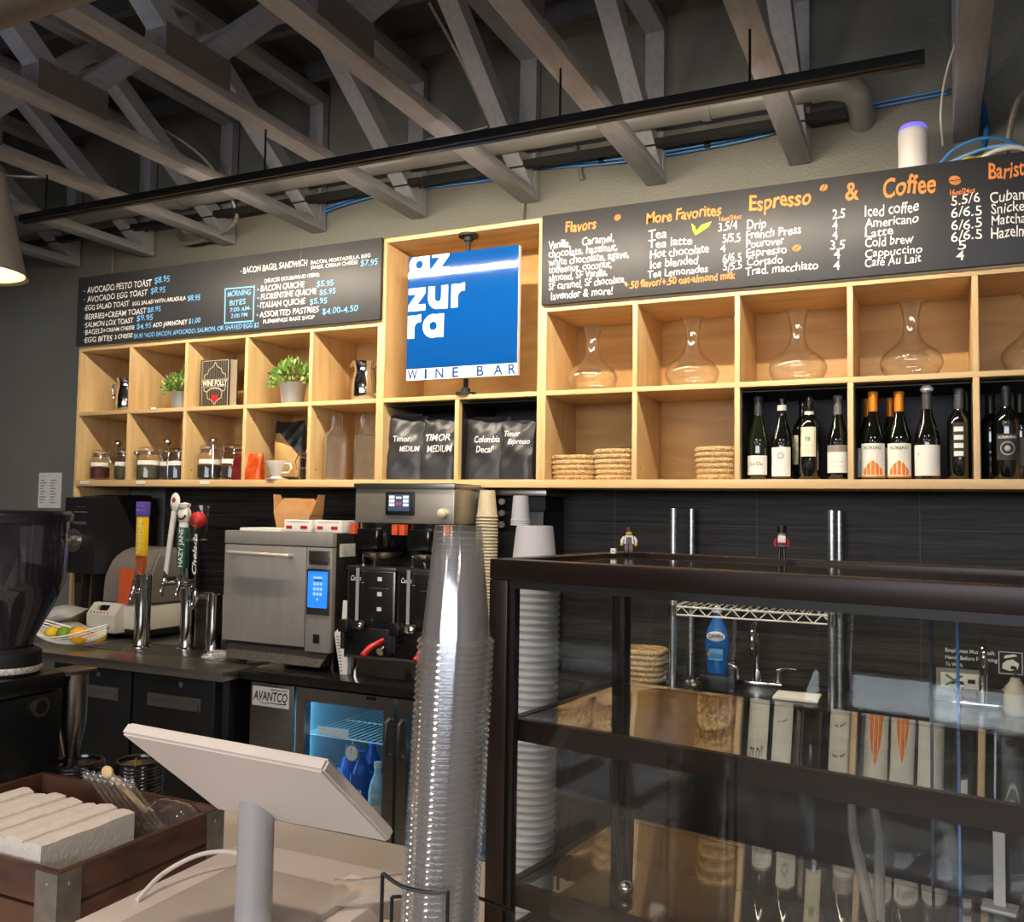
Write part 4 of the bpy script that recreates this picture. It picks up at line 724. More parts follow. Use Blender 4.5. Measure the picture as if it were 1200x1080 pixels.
G().quad(onp(-.10, .35), onp(-.04, .35), onp(-.04, .8), onp(-.10, .8)).done('display', M_BLK, cp, flat=True, recalc=False); G().quad(onp(-.12, .42, .0022), onp(-.10, .42, .0022), onp(-.10, .75, .0022), onp(-.12, .75, .0022)).done('display_window', P('grey_lcd', '#8c917f', .3, noise=.02), cp, flat=True, recalc=False)
g = G()
for k in range(6): g.sph(onp(-.145+.024*k, .15), .006, 8, (1, .6, .6))
g.done('button', M_RED, cp)
G().box(-.16, -.03, -.0, .012, .19, .205).done('latch', M_CHR, t); G().cyl((.13, -.035, .33), (.13, .01, .33), .03, n=20).done('hinge_cap', MC['smoked_lid'], t)
tag(G().box(.145, .158, -.0478, -.045, .06, .075).done('switch', M_BLK, t), 'black switch')
tag(G().box(.36, .46, .02, .024, .0, .18).done('orange_glow_sheet', P('orange_glow_sheet', '#c4512a', .5, noise=.1)), '', '')  # orange colour painted in for the glow inside the lid
o = bpy.data.objects['orange_glow_sheet']; o.location = (.09, -.09, CZ+.175); tag(o, 'orange sheet standing in for the glow inside the smoked lid, behind the beer tap', 'card')
# chip bags left
M_POUCH = P('silver_pouch', '#c4c2be', .3, .3, noise=.12, nscale=20, bump=.3, bscale=30)
def pillow(name, label, loc, w, d, h, rot, mat, extra=None):
    g = G(); R = []
    for j in range(13):
        t_ = j/12*2-1; ring = []
        for i in range(20):
            a = 2*PI*i/20; ex = (1-abs(t_)**3); ring.append((w/2*t_*1.0, d/2*math.copysign(abs(math.cos(a))**.7, math.cos(a))*(1-.12*ex), h/2*math.sin(a)*(ex*.95+.05)))
        R.append(ring)
    g.rings(R).jitter(.003, .8); t = thing(name, label, 'bag', loc); ob = g.done('pouch', mat, t); ob.rotation_euler = rot
    if extra: extra(ob)
    return t
pillow('coffee_pouch', 'silver pouch lying on top of another at the left of the fruit basket', (.17, -.20, CZ+.115), .25, .17, .075, (0.15, -.12, .35), M_POUCH, lambda o: text_mesh('print', [('--- --', -.04, .05, -.0, .012)], M_INK, o, y=-.085))
pillow('coffee_pouch', 'silver pouch lying flat on the counter left of the fruit basket', (.23, -.20, CZ+.045), .24, .17, .07, (0, 0, -.15), M_POUCH)
pillow('plastic_bag', 'crumpled clear plastic bag of cups at the far left of the back counter', (.02, -.42, CZ+.07), .26, .2, .13, (0, 0, .4), GLASS('crinkled_plastic', (.9, .9, .9), .12, .12, body=.25, bodycol=(.7, .68, .65)))
# fruit basket
t = thing('fruit_basket', 'shallow white wire basket holding lemons and limes beside the first beer tower', 'basket', (.475, -.375, CZ))
M_WW = P('white_basket_wire', '#e8e5df', .4, noise=.02); g = G()
def leafpt(s, q, sg): L_ = .245; x = (s*2-1)*L_; wv = .125*(1-(s*2-1)**2)**.75; return (x, sg*wv*q, .012+.06*(s*2-1)**2+.045*q**2)
for sg in (-1, 1):
    for q in (1., .86, .7, .54, .38, .2): g.tube([leafpt(i/22, q, sg) for i in range(23)], .0042 if q == 1 else .0032, 6)
g.tube([leafpt(i/22, 0, 1) for i in range(23)], .0032, 6); g.done('wire_frame', M_WW, t)
for nm, x, y, s, c, lb in (('lemon', -.085, -.02, .033, '#d9b21f', 'yellow-green lemon at the left of the wire basket'), ('lemon', .112, -.045, .040, '#e8a51d', 'large ripe lemon at the right front of the wire basket'), ('lime', -.032, .0, .033, '#6d8f1f', 'green lime in the middle left of the wire basket'), ('lime', .038, .0, .035, '#7d9a22', 'green lime in the middle right of the wire basket'), ('lemon', .15, .03, .030, '#dfb023', 'lemon half hidden behind the large ripe one')):
    g = G().sph((0, 0, 0), s, 18, (1.15, 1, 1)); g.sph((s*1.16, 0, 0), s*.16, 8); tag(g.done(nm, P('peel_'+c[1:], c, .45, noise=.1, nscale=40, bump=.1, bscale=200), None, (.475+x*1.1, -.375+y, CZ+.024+s), (0, .1, x*9)), lb, nm, 'citrus in the wire basket')
# beer towers
def tower(label, x, y, h, rad=.037):
    t = thing('beer_tower', label, 'beer tower', (x, y, CZ+.0045))
    G().lathe([(0, 0), (rad+.012, 0), (rad+.012, .006), (rad, .012), (rad, h-.006), (rad-.006, h), (0, h)], n=32).done('column', M_CHR, t); return t
def faucet(t, x0, y0, z, dirx):
    G().cyl((x0, y0+.01, z), (x0, y0-.028, z), .013, n=16).tube(cr([(x0, y0-.026, z+.02), (x0, y0-.03, z), (x0, y0-.044, z-.03), (x0, y0-.046, z-.06)]), .010, 12).cyl((x0, y0-.026, z+.015), (x0, y0-.026, z+.055), .009, n=14).done('faucet', M_CHR, t)
t = tower('chrome beer tower with the yellow and purple handle, left of the three', .815, -.25, .345); faucet(t, 0, -.03, .27, 0)
h = G().cyl((0, -.02, .335), (0, -.02, .36), .011, n=14).prism([(-.018, .36), (-.025, .385), (-.025, .435), (.025, .435), (.025, .385), (.018, .36)], -.03, -.01).done('tap_handle', P('brick_handle', '#a8502a', .4, noise=.06), t); h['label'] = 'tap handle in brick, yellow and purple blocks'
G().box(-.025, .025, -.036, -.004, .435, .622, .003).done('yellow_block', P('handle_yellow', '#dfb41c', .4, noise=.12, nscale=30), h); G().box(-.029, .029, -.039, -.001, .622, .692, .004).done('purple_block', P('handle_purple', '#5b4a9e', .4, noise=.06), h)
text_mesh('white_print', [('--- -', -.022, .022, .648, .014), ('-- --', -.023, .023, .670, .010)], M_TXTW, h, y=-.0395)
o = text_mesh('side_lettering', [('TANGERINE', -.10, .10, -.012, .024)], P('handle_cream', '#e9dca8', .5, noise=.02), h, offset=.02, y=0); o.rotation_euler = (0, -PI/2, 0); o.location = (0, -.0368, .528); o.scale = (.86, 1, .86)
t = tower('chrome beer tower in the middle carrying the white paddle and green handles', 1.045, -.19, .30); G().tube([(-.10, -.0, .30), (-.10, 0, .315), (.05, 0, .315)], .017, 12).cyl((-.105, -.03, .315), (-.105, .012, .315), .022, n=18).done('cross_arm', M_CHR, t); faucet(t, -.10, -.03, .31, 0); faucet(t, 0, -.035, .30, 0)
h = tag(G().tube([(-.10, -.05, .355), (-.085, -.052, .46), (-.055, -.055, .65)], [.012, .013, .014], 12).done('tap_handle', P('paddle_white', '#d8d5cc', .45, noise=.05), t), 'slim white paddle tap handle leaning right')
G().sph((-.05, -.057, .692), .043, 20, (.68, .25, 1.05)).done('paddle_head', MC['paddle_white'], h); G().sph((-.05, -.0665, .70), .015, 12, (.8, .1, 1)).done('brown_badge', P('badge_brown', '#7a4630', .5, noise=.1), h); text_mesh('print', [('-- -', -.066, -.034, .668, .010)], M_INK, h, y=-.0685)
h = tag(G().cyl((0, -.045, .34), (0, -.045, .385), .011, n=14).box(-.026, .026, -.063, -.031, .385, .575, .004).done('tap_handle', P('handle_green', '#2f5a47', .45, noise=.1, nscale=40), t), 'square green tap handle with white face knob')
G().sph((0, -.047, .632), .044, 20, (.9, .5, 1)).lathe([(.026, .668), (.029, .685), (0, .693)], (0, -.047, 0), n=20).done('face_knob', P('knob_white', '#d5d1c8', .45, noise=.05), h); G().tube([(-.026, -.066, .632), (-.017, -.0695, .618), (0, -.07, .613), (.017, -.0695, .618), (.026, -.066, .632)], .005, 8).done('moustache', M_INK, h)
G().cyl((0, -.047, .575), (0, -.047, .596), .022, n=16).done('collar', M_LBL, h)
o = text_mesh('side_lettering', [('HAZY JANE', -.10, .10, -.014, .028)], M_TXTW, h, offset=.02, y=0); o.rotation_euler = (0, -PI/2, 0); o.location = (0, -.0636, .48); o.scale = (.9, 1, .9)
t = tower('short chrome beer tower beside the oven with an arm reaching left', 1.235, -.22, .275); G().tube([(0, 0, .262), (-.06, 0, .262), (-.11, 0, .25), (-.135, 0, .20)], [.018, .017, .015, .012], 12).done('cross_arm', M_CHR, t); faucet(t, -.075, -.02, .262, 0)
h = tag(G().cyl((-.075, -.05, .30), (-.075, -.05, .36), .011, n=14).box(-.095, -.055, -.06, -.04, .36, .57, .004).done('tap_handle', M_BLK, t), 'black tap handle with red ball in a glass')
G().sph((-.07, -.052, .612), .042, 18, (1, .8, .9)).done('red_ball', M_RED, h); G().lathe([(.03, .52), (.043, .56), (.05, .68)], (-.07, -.052, 0), n=24).done('glass_cup', M_GL, h); G().ring((-.07, -.052, .52), .046, .003).done('cup_ring', M_CHR, h)
o = text_mesh('side_lettering', [('Chelada', -.11, .11, -.012, .028)], M_TXTW, h, offset=.02, shear=.3, y=0); o.rotation_euler = (0, -PI/2, 0); o.location = (-.075, -.0606, .455); o.scale = (.85, 1, .85)
t = thing('steel_pan', 'round steel pan lid leaning against the wall left of the oven', 'pan', (1.19, .22, CZ)); g = G().lathe([(0, 0), (.13, 0), (.15, .02), (.16, .02), (.16, .024), (.148, .024), (.128, .004)], n=40); o = g.done('dish', M_SS, t); o.rotation_euler = (1.1, 0, .3); o.location = (0, 0, .20); o2 = G().ring((0, 0, 0), .1, .004).done('rim_ring', M_CHR, o); o2.location = (0, 0, .03)
tag(G().box(1.06, 1.32, .14, .30, CZ, CZ+.075, .004).done('tray_box', P('clear_tray', '#7f7b74', .4, noise=.1)), 'grey tray box on the counter behind the middle beer towers', 'box')
pillow('plastic_wrap', 'small crumpled clear plastic wrap by the oven foot', (1.36, -.33, CZ+.02), .12, .08, .05, (0, 0, .3), MC['crinkled_plastic'])
# ------------------------------------------------------------------ oven
t = thing('speed_oven', 'grey steel speed oven with a blue touch keypad', 'oven', (1.39, -.34, CZ), -.02)
M_OV = P('oven_grey', '#a09a95', .42, .3, noise=.06, nscale=4, stretch=(6, 6, 1)); W_ = .59
G().box(0, W_, .03, .54, .075, .575, .004).done('body', P('oven_side', '#3b3836', .4, .5, noise=.06), t); G().box(0, W_, 0, .03, .518, .575, .003).done('top_fascia', M_OV, t)
d = G().box(.002, .455, 0, .03, .095, .514, .004).done('door', M_OV, t); G().tube([(.05, 0, .478), (.05, -.03, .480), (.07, -.036, .480), (.36, -.036, .476), (.38, -.03, .476), (.38, 0, .476)], .009, 10).done('handle', P('satin_steel_bar', '#cfc9be', .35, .5, noise=.03), d)
c = G().box(.459, W_, 0, .03, .08, .514, .003).done('control_column', M_OV, t)
G().box(.472, .58, -.004, 0, .452, .50, .003).done('brand_plate', M_SS, c); G().box(.478, .574, -.006, -.004, .443, .462, .002).done('brand_strip', M_SSD, c); text_mesh('brand_lettering', [('merrychef', .482, .57, .448, .009)], M_INK, c, shear=.2, offset=.01, y=-.0065)
k = G().box(.466, .585, -.003, 0, .235, .425, .004).done('keypad_surround', M_SSD, c); G().box(.474, .572, -.0045, -.003, .265, .415, .004).done('keypad', P('keypad_blue', '#2f7fe0', .4, noise=.04, emit='#1f7df0', es=.9), k)
g = G(); 
for i in range(3):
    for j in range(3): g.box(.500+.017*i, .512+.017*i, -.0052, -.0045, .315+.021*j, .327+.021*j)
g.box(.500, .546, -.0052, -.0045, .385, .393).box(.518, .528, -.0052, -.0045, .295, .304).done('keys', P('key_pale', '#9fc4f2', .4, noise=.02, emit='#9cc8ff', es=.6), k); G().box(.505, .545, -.0051, -.0045, .377, .382).done('key_label', M_INK, k)
G().box(.506, .536, -.006, 0, .118, .155, .002).done('power_switch', M_BLK, c); tag(G().box(W_, W_+.001, .05, .16, .475, .53).done('side_sticker', M_LBL, t), 'white rating sticker')
g = G(); g.rings([[(.04, -.015, .022), (W_-.04, -.015, .022), (W_-.04, .05, .022), (.04, .05, .022)], [(.02, .025, .08), (W_-.02, .025, .08), (W_-.02, .06, .08), (.02, .06, .08)]]); g.done('air_grille', P('perforated_grey', '#4c4845', .5, .4, noise=.5, nscale=160), t)
for x in (.05, W_-.05):
    for y in (.09, .5): G().cyl((x, y, 0), (x, y, .076), .018, n=14).done('foot', M_BLK, t)
OZ = CZ+.575
t = thing('takeout_carton', 'open brown folded takeout carton on top of the oven', 'carton', (1.572, -.06, OZ), .05); M_KR = P('kraft_card', '#b98a56', .75, noise=.06, nscale=20)
G().rings([[(-.085, -.045, 0), (.085, -.045, 0), (.085, .045, 0), (-.085, .045, 0)], [(-.10, -.055, .085), (.10, -.055, .085), (.10, .055, .085), (-.10, .055, .085)]], True, True).done('box', M_KR, t)
for s in (-1, 1):
    G().prism([(-.10, .085), (-.045, .148), (.045, .148), (.10, .085)], s*.054-.001, s*.054+.001).done('front_flap', M_KR, t)
    G().rings([[(s*.098, y, .07) for y in (-.05, .05)]+[(s*.101, y, .07) for y in (.05, -.05)], [(s*.122, y, .165) for y in (-.025, .025)]+[(s*.125, y, .165) for y in (.025, -.025)]]).done('side_flap', M_KR, t)
for lb, x, y, rz in (('white tissue box with red marks, left of two on the oven', 1.715, -.19, .05), ('white tissue box with red marks, right of two on the oven', 1.88, -.185, -.03)):
    t = thing('tissue_box', lb, 'box', (x, y, OZ), rz, 'tissue boxes on the oven'); G().box(-.07, .07, -.06, .06, 0, .052, .002).done('carton', M_PAPER, t); g = G(); g.box(-.06, -.03, -.0612, -.06, .012, .026).box(.015, .05, -.0612, -.06, .012, .026).done('red_mark', M_RED, t); G().box(-.045, .045, -.025, .025, .052, .0525).done('opening', M_INK, t)
    G().box(-.06, .06, -.0612, -.06, .042, .045).done('printed_line', P('grey_ink', '#8b8680'), t)
tag(G().box(1.43, 1.66, -.29, -.13, OZ, OZ+.014).jitter(.004, .6).done('crumpled_paper', M_PAPER), 'crumpled white paper lying on the oven behind the door edge', 'paper')
# binder
t = thing('ring_binder', 'white booklet leaning between the oven and the coffee brewer', 'booklet', (2.022, -.34, CZ))
bo = G().prism([(-.030, .165), (.006, .20), (.010, .30), (.040, .30), (.040, .0), (.004, .0)], -.0, .012).done('cover', M_PAPER, t)
for k in range(2): G().prism([(-.028+.004*k, .16), (.008, .195), (.012, .295), (.04, .295), (.04, .0), (.008, .0)], .0135+.012*k, .024+.012*k).done('page_block', M_LBL, t)
g = G()
for k in range(12): g.box(-.022+.0021*(12-k)*.9, -.006+.0021*(12-k)*.9, -.001, 0, .012+.0125*k, .016+.0125*k)
g.done('edge_tabs', P('grey_ink', '#8b8680'), t)
# ------------------------------------------------------------------ twin coffee brewer
t = thing('coffee_brewer', 'stainless twin coffee brewer with a small touch screen', 'coffee brewer', (2.075, -.27, CZ))
hx0, hx1 = -.07, .41
hd = G().box(hx0, hx1, .04, .30, .62, .765, .005).done('head', P('brewer_steel', '#b0a99c', .36, .75, noise=.06, nscale=6, stretch=(1, 1, 14)), t); G().box(hx0-.004, hx1+.004, .03, .31, .765, .788, .004).done('head_lid', M_SS, t)
sc = G().box(.085, .225, .032, .04, .655, .752, .005).done('screen_bezel', M_BLK, hd); G().box(.10, .205, .030, .032, .672, .742, .002).done('screen', P('screen_navy', '#3a4660', .2, noise=.05, emit='#43536f', es=.5), sc)
g = G()
for x, z, w_, h_ in ((.106, .724, .026, .012), (.106, .708, .026, .012), (.106, .692, .026, .012), (.174, .724, .026, .012), (.174, .708, .026, .012), (.174, .692, .026, .012), (.14, .724, .026, .008)): g.box(x, x+w_, .0292, .030, z, z+h_)
g.done('screen_icons', P('screen_white', '#cdd6e2', .3, noise=.03, emit='#c8d6ea', es=.7), sc); G().box(.142, .150, .0292, .030, .697, .71).box(.156, .164, .0292, .030, .697, .71).done('screen_red_icons', P('screen_red', '#c34a4a', .3, emit='#cc3333', es=.4, noise=.02), sc)
G().cyl((.365, .04, .665), (.365, .015, .665), .02, n=20).sph((.365, .014, .665), .018, 12, (1, .4, 1)).done('knob', P('ivory_knob', '#d9cda6', .3, noise=.03), hd)
G().box(hx0+.02, hx1-.02, .14, .30, .10, .62, .004).done('back_column', P('brewer_dark_panel', '#2b2826', .4, .4, noise=.08), t)  # plain dark grey panel behind the servers
M_SMK = P('smoked_plastic', '#131313', .12, noise=.05, coat=.5)
for x in (.08, .32):
    b = G().lathe([(.06, .50), (.095, .53), (.105, .60), (.105, .62)], (x, .05, 0), n=32).box(x-.05, x+.05, -.09, -.05, .515, .60, .008).done('brew_basket', M_SMK, t); [G().box(x+e-.0125, x+e+.0125, -.045, -.02, .575, .617).done('orange_tab', P('orange_tab', '#d5562e', .45, noise=.03), b) for e in (-.102, .102)]
    G().lathe([(.05, .47), (.07, .48), (.085, .50), (0, .503)], (x, .03, 0), n=28).done('basket_funnel', M_SS, b)
def server(x, idx):
    s = G().box(x-.115, x+.115, -.09, .12, .145, .43, .006).done('server', M_SS, t); s['label'] = 'insulated coffee server with black front'
    G().box(x-.119, x+.119, -.095, .125, .43, .445, .003).done('server_lid', M_SSD, s)
    G().box(x-.105, x+.105, -.094, -.09, .20, .425, .003).done('black_front', M_BLK, s)
    text_mesh('script_logo', [('Curtis', x-.095, x-.045, .388, .02), ('-- --', x-.065, x-.03, .378, .008)], M_TXTW, s, offset=.012, shear=.3, y=-.0945)
    G().tube([(x-.055, -.104, .195), (x-.055, -.104, .44)], .0075, 10).done('sight_glass', P('sight_tube', '#c7c9c8', .1, .4, noise=.03), s)
    g = G()
    for z in (.39, .33, .27): g.box(x+.035, x+.055, -.0962, -.094, z, z+.016)
    g.done('level_marks', M_LBL, s); G().box(x-.005, x+.09, -.0955, -.094, .36, .361).done('level_line', P('grey_ink', '#8b8680'), s)
    G().tube([(x-.10, -.0, .445), (x-.10, 0, .485), (x-.05, 0, .49), (x-.04, 0, .445)], .006, 8).done('bail_handle', M_CHR, s)
    f_ = G().box(x-.115, x+.115, -.105, -.04, .09, .195, .006).done('tap_block', M_BLK, s); G().cyl((x-.085, -.105, .17), (x-.085, -.15, .17), .016, n=16).cyl((x-.085, -.15, .185), (x-.085, -.15, .12), .012, n=14).box(x-.108, x-.062, -.16, -.12, .185, .235, .006).done('tap', M_BLK, f_)
    G().cyl((x-.035, -.10, .215), (x-.035, -.135, .215), .018, n=18).sph((x-.02, -.13, .21), .016, 12).done('valve_knob', M_CHR, f_)
    G().tube([(x+.075, -.105, .158), (x+.05, -.16, .135), (x+.035, -.19, .105)], [.010, .013, .013], 10).done('red_lever', M_RED, f_); G().cyl((x+.075, -.105, .125), (x+.075, -.13, .115), .016, n=16).done('spigot', M_CHR, f_)
server(.105, 0); server(.345, 1)
G().box(-.02, .43, -.09, .30, .075, .09, .003).done('drip_base', M_SS, t); G().prism([(-.05, .0), (-.08, .075), (.28, .075), (.28, 0)], .03, .40, 'yz').done('base_panel', M_SS, t)
for x in (.02, .40): G().cyl((x, -.06, 0), (x, -.06, .078), .02, .022, n=18).done('foot', M_CHR, t)
# second machine: black with six white knobs
t = thing('hot_water_machine', 'black machine with six white knobs right of the brewer', 'machine', (2.60, .12, CZ))
G().box(-.13, .13, .0, .23, .0, .68, .006).done('body', M_BLK, t); G().box(-.14, .15, -.02, .23, .745, .775, .006).done('top_tray', M_SS, t); G().box(-.13, .13, .02, .23, .68, .745, .003).done('rear_riser', M_BLKM, t)
for i in range(2):
    for j in range(3): G().cyl((-.115+.05*i, -.012, .62+.05*j), (-.115+.05*i, .0, .62+.05*j), .014, n=14).done('knob', M_WHT, t)
for z in (.42, .36, .28): G().box(.03, .10, -.015, 0, z, z+.02, .003).done('tap_lever', M_CHR, t)
# ------------------------------------------------------------------ sink zone
def sink_faucet(label, x, y, kind):
    t = thing('sink_faucet', label, 'faucet', (x, y, CZ))
    G().box(-.10, .10, -.025, .025, 0, .018, .006).done('deck_plate', M_CHR, t)
    G().tube([(0, 0, .018), (0, 0, .19)]+[(0, -.055+.055*math.cos(a), .19+.055*math.sin(a)) for a in [PI*i/10 for i in range(11)]]+[(0, -.11, .155)], .0125, 14).cyl((0, 0, .018), (0, 0, .06), .02, n=18).cyl((0, -.11, .16), (0, -.11, .135), .015, n=16).done('spout', M_CHR, t)
    for s in (-1, 1):
        h = G().cyl((s*.08, 0, .018), (s*.08, 0, .062), .017, .014, n=16)
        if kind: h.tube([(s*.08, 0, .062), (s*.11, -.01, .075), (s*.155, -.02, .075)], [.009, .007, .006], 10)
        else: h.cyl((s*.08-.02, 0, .07), (s*.08+.02, 0, .07), .016, n=12).cyl((s*.08, -.02, .07), (s*.08, .02, .07), .014, n=12)
        h.done('handle', M_CHR, t)
sink_faucet('chrome gooseneck faucet with lever handles between the rack posts behind the case', 3.60, .28, True); sink_faucet('smaller chrome faucet at the far right behind the display case', 4.40, .26, False)
t = thing('wire_rack', 'chrome wire rack of four posts standing over the sink', 'rack', (3.325, .02, CZ))
M_POST = P('chrome_grooved_post', '#dfe4e3', .28, 1., noise=.25, nscale=60, stretch=(.01, .01, 1.3))
for x, y in ((0, 0), (0, .29), (.585, 0), (.585, .29)): G().cyl((x, y, 0), (x, y, .70), .0150, n=18).done('post', M_POST, t)
g = G(); z = .30
for y in (0, .29): g.tube([(0, y, z+.02), (.585, y, z+.02)], .0035, 6).tube([(0, y, z-.012), (.585, y, z-.012)], .0035, 6).tube([(.585*i/18, y, z+(.02 if i % 2 else -.012)) for i in range(19)], .003, 6)
for k in range(20): g.tube([(.02+.0287*k, 0, z+.024), (.02+.0287*k, .29, z+.024)], .0022, 6)
for x in (0, .585): g.tube([(x, 0, z+.02), (x, .29, z+.02)], .0035, 6)
g.done('wire_shelf', M_WW, t)
for x, y in ((0, 0), (0, .29), (.585, 0), (.585, .29)): G().cyl((x, y, z-.018), (x, y, z+.026), .018, n=16).done('collar', M_CHR, t)
basket('square seagrass basket on the sink counter behind the display case', 3.17, .16, CZ, .085, .085, .13)
t = thing('dish_soap', 'blue dish soap bottle standing by the sink behind the case', 'bottle', (3.475, .12, CZ+.06)); 
g = G(); R = []
for zz, a in ((0, .034), (.01, .040), (.06, .042), (.12, .046), (.165, .040), (.20, .024), (.215, .016), (.235, .015)): R.append([(a*math.copysign(abs(math.cos(q))**.8, math.cos(q)), a*.6*math.sin(q), zz) for q in [2*PI*i/24 for i in range(24)]])
g.rings(R).done('bottle', P('soap_blue', '#1667b8', .2, noise=.05, coat=.4), t); G().lathe([(.018, .235), (.018, .25), (.008, .262), (0, .264)], n=18).done('cap', M_WHT, t)
lb_ = G().sph((0, -.0265, .145), .036, 20, (1, .12, .55)).done('label_oval', M_LBL, t); text_mesh('label_lettering', [('DAWN', -.027, .027, .139, .016)], P('soap_navy', '#174a94', .5, noise=.03), lb_, offset=.03, y=-.0315); G().box(-.028, .028, -.0272, -.0255, .055, .10, .004).done('lower_label', P('soap_sky', '#5fa6dc', .4, noise=.1, nscale=60), t); G().sph((-.022, -.025, .075), .012, 10, (1, .2, 1.3)).done('yellow_print', P('duck_yellow', '#e0b02c', .5, noise=.05), t)
tag(G().box(3.42, 3.53, .06, .19, CZ, CZ+.06, .004).done('soap_caddy', M_BLK), 'low black caddy under the dish soap', 'caddy')
g = G(); rn = random.Random(3)
for k in range(40):
    a0 = rn.uniform(0, 6); tl = rn.uniform(0, PI); R_ = rn.uniform(.022, .042); g.tube([(R_*math.cos(a0+q)*math.cos(tl), R_*math.sin(a0+q), .035+R_*.75*math.cos(a0+q)*math.sin(tl)) for q in [i*.5 for i in range(12)]], .0014, 4)
o = tag(g.done('steel_scrubber', P('scrubber_steel', '#b3aea8', .25, 1., noise=.2), None, (3.41, .0, CZ)), 'curly steel wool scrubber in front of the dish soap', 'scrubber')
t = thing('handwash_sign', 'black hand washing notice on the wall at the far right', 'sign', (4.41, WY-.0125, 1.00))
G().box(-.135, .135, -.006, 0, 0, .105).done('plate', M_BLK, t); text_mesh('white_lettering', [('Employees Must Wash', -.128, .035, .076, .014), ('Hands Before Returning', -.128, .045, .050, .014), ('To Work', -.128, -.07, .024, .014)], M_TXTW, t, offset=.015, y=-.0065)
g = G(); lineloop(g, [(.05, .012), (.125, .012), (.125, .09), (.05, .09), (.05, .012)], -.0066, .0012); polyf(g, [(.06, .03), (.085, .022), (.11, .03), (.115, .05), (.095, .065), (.075, .06), (.062, .048)], -.0066); polyf(g, [(.065, .066), (.08, .07), (.11, .078), (.10, .084), (.07, .078)], -.0066); g.done('hand_symbol', M_TXTW, t, flat=True, recalc=False)
t = thing('framed_card', 'clear holder with a white and green card above the small faucet', 'card', (4.335, WY-.05, CZ+.02)); G().box(-.085, .085, -.004, .004, .0, .10).done('holder', P('acrylic_grey', '#8d8a84', .2, noise=.03), t); G().box(-.07, .06, -.006, -.004, .03, .085).done('card', M_PAPER, t); g = G(); lineloop(g, [(-.05, .04), (0.0, .075)], -.0066, .004); lineloop(g, [(-.05, .075), (0, .04)], -.0067, .004); g.done('green_cross', P('print_green', '#2f8a4a', .6, noise=.05), t, flat=True, recalc=False); G().box(.02, .045, -.0066, -.006, .05, .065).done('print', M_INK, t)
t = thing('soap_pump', 'pale soap bottle at the right edge behind the case', 'bottle', (4.50, .18, CZ)); G().lathe([(0, 0), (.035, 0), (.038, .01), (.036, .09), (.02, .11), (.015, .125), (0, .126)], n=24).done('bottle', P('frosted_plastic', '#b9b3a2', .4, noise=.05), t); G().cyl((0, 0, .126), (0, 0, .16), .005).tube([(0, 0, .16), (-.01, -.02, .165), (-.015, -.035, .158)], .005, 8).done('pump', M_CHR, t)
tag(G().box(3.70, 3.86, .02, .16, CZ, CZ+.012, .004).done('folded_towel', M_PAPER), 'white folded cloth on the counter right of the gooseneck faucet', 'cloth')
# ------------------------------------------------------------------ service counter
KZ = .82
M_KT = P('white_counter', '#ddd4c8', .35, noise=.03, nscale=4)
tag(G().prism([(1.2, -2.98), (5.6, -2.98), (5.6, -2.03), (5.09, -1.945), (3.66, -1.695), (3.52, -1.66), (1.2, -1.66)], KZ-.04, KZ, 'xy').done('service_counter', M_KT), 'pale service counter in the foreground carrying the display case', 'counter')
tag(G().prism([(1.3, -2.92), (5.5, -2.92), (5.5, -2.06), (5.09, -1.99), (3.66, -1.74), (3.5, -1.72), (1.3, -1.72)], 0, KZ-.04, 'xy').done('counter_base', P('counter_base_paint', '#4c443c', .5, noise=.06)), 'brown base below the pale service counter', 'counter base')
CASEZ = .8648
# display case
t = thing('display_case', 'dark bronze framed glass pastry case with two glass shelves', 'display case', (3.5860, -2.1280, CASEZ), -.172)
M_FR = P('bronze_frame', '#231712', .34, .35, noise=.12, nscale=8); CW, CD, CH = 1.45, .447, .637; q = .036
def cb_(nm, *a): return G().box(*a, .003).done(nm, M_FR, t)
for nm, x0, x1, y0, y1 in (('front_post', 0, q, 0, q), ('front_post', CW-q, CW, 0, q), ('rear_post', 0, q*.8, CD-q*.8, CD), ('rear_post', CW-q*.8, CW, CD-q*.8, CD)): cb_(nm, x0, x1, y0, y1, .03, CH-.033)
cb_('front_rail', 0, CW, 0, q, CH-.033, CH); cb_('rear_rail', 0, CW, CD-q, CD, CH-.03, CH); cb_('side_rail', 0, q, q, CD-q, CH-.03, CH); cb_('side_rail', CW-q, CW, q, CD-q, CH-.03, CH)
cb_('base', 0, CW, 0, CD, 0, .03)
G().box(q-.002, q+.010, .008, .022, .03, CH-.033).box(q, CW-q, .006, .022, CH-.046, CH-.033).done('glass_trim', P('dark_trim', '#120d0b', .4, noise=.05), t)
G().box(q+.01, CW-q, .012, .016, .03, CH-.04).done('front_glass', M_CASEGL, t); G().box(.012, .016, q, CD-q, .03, CH-.03).done('side_glass', M_CASEGL, t); G().box(CW-.016, CW-.012, q, CD-q, .03, CH-.03).done('side_glass', M_CASEGL, t)
G().box(q, CW-q, q, CD-q, CH-.012, CH-.006).done('top_panel', P('dark_gloss_top', '#17110e', .08, noise=.03, coat=.5), t)
for x0, x1, y in ((q*.8, .628, CD-.016), (.59, CW-q*.8, CD-.028)):
    d = G().box(x0, x1, y, y+.004, .03, CH-.03).done('sliding_door', M_CASEGL, t); e = x1 if x0 < .5 else x0; G().box(e-.004, e, y-.001, y+.005, .03, CH-.03).done('glass_edge', P('blue_glass_edge', '#5c8fd6', .15, noise=.03) if x0 < .5 else P('dim_glass_edge', '#34404f', .15, noise=.03), d)
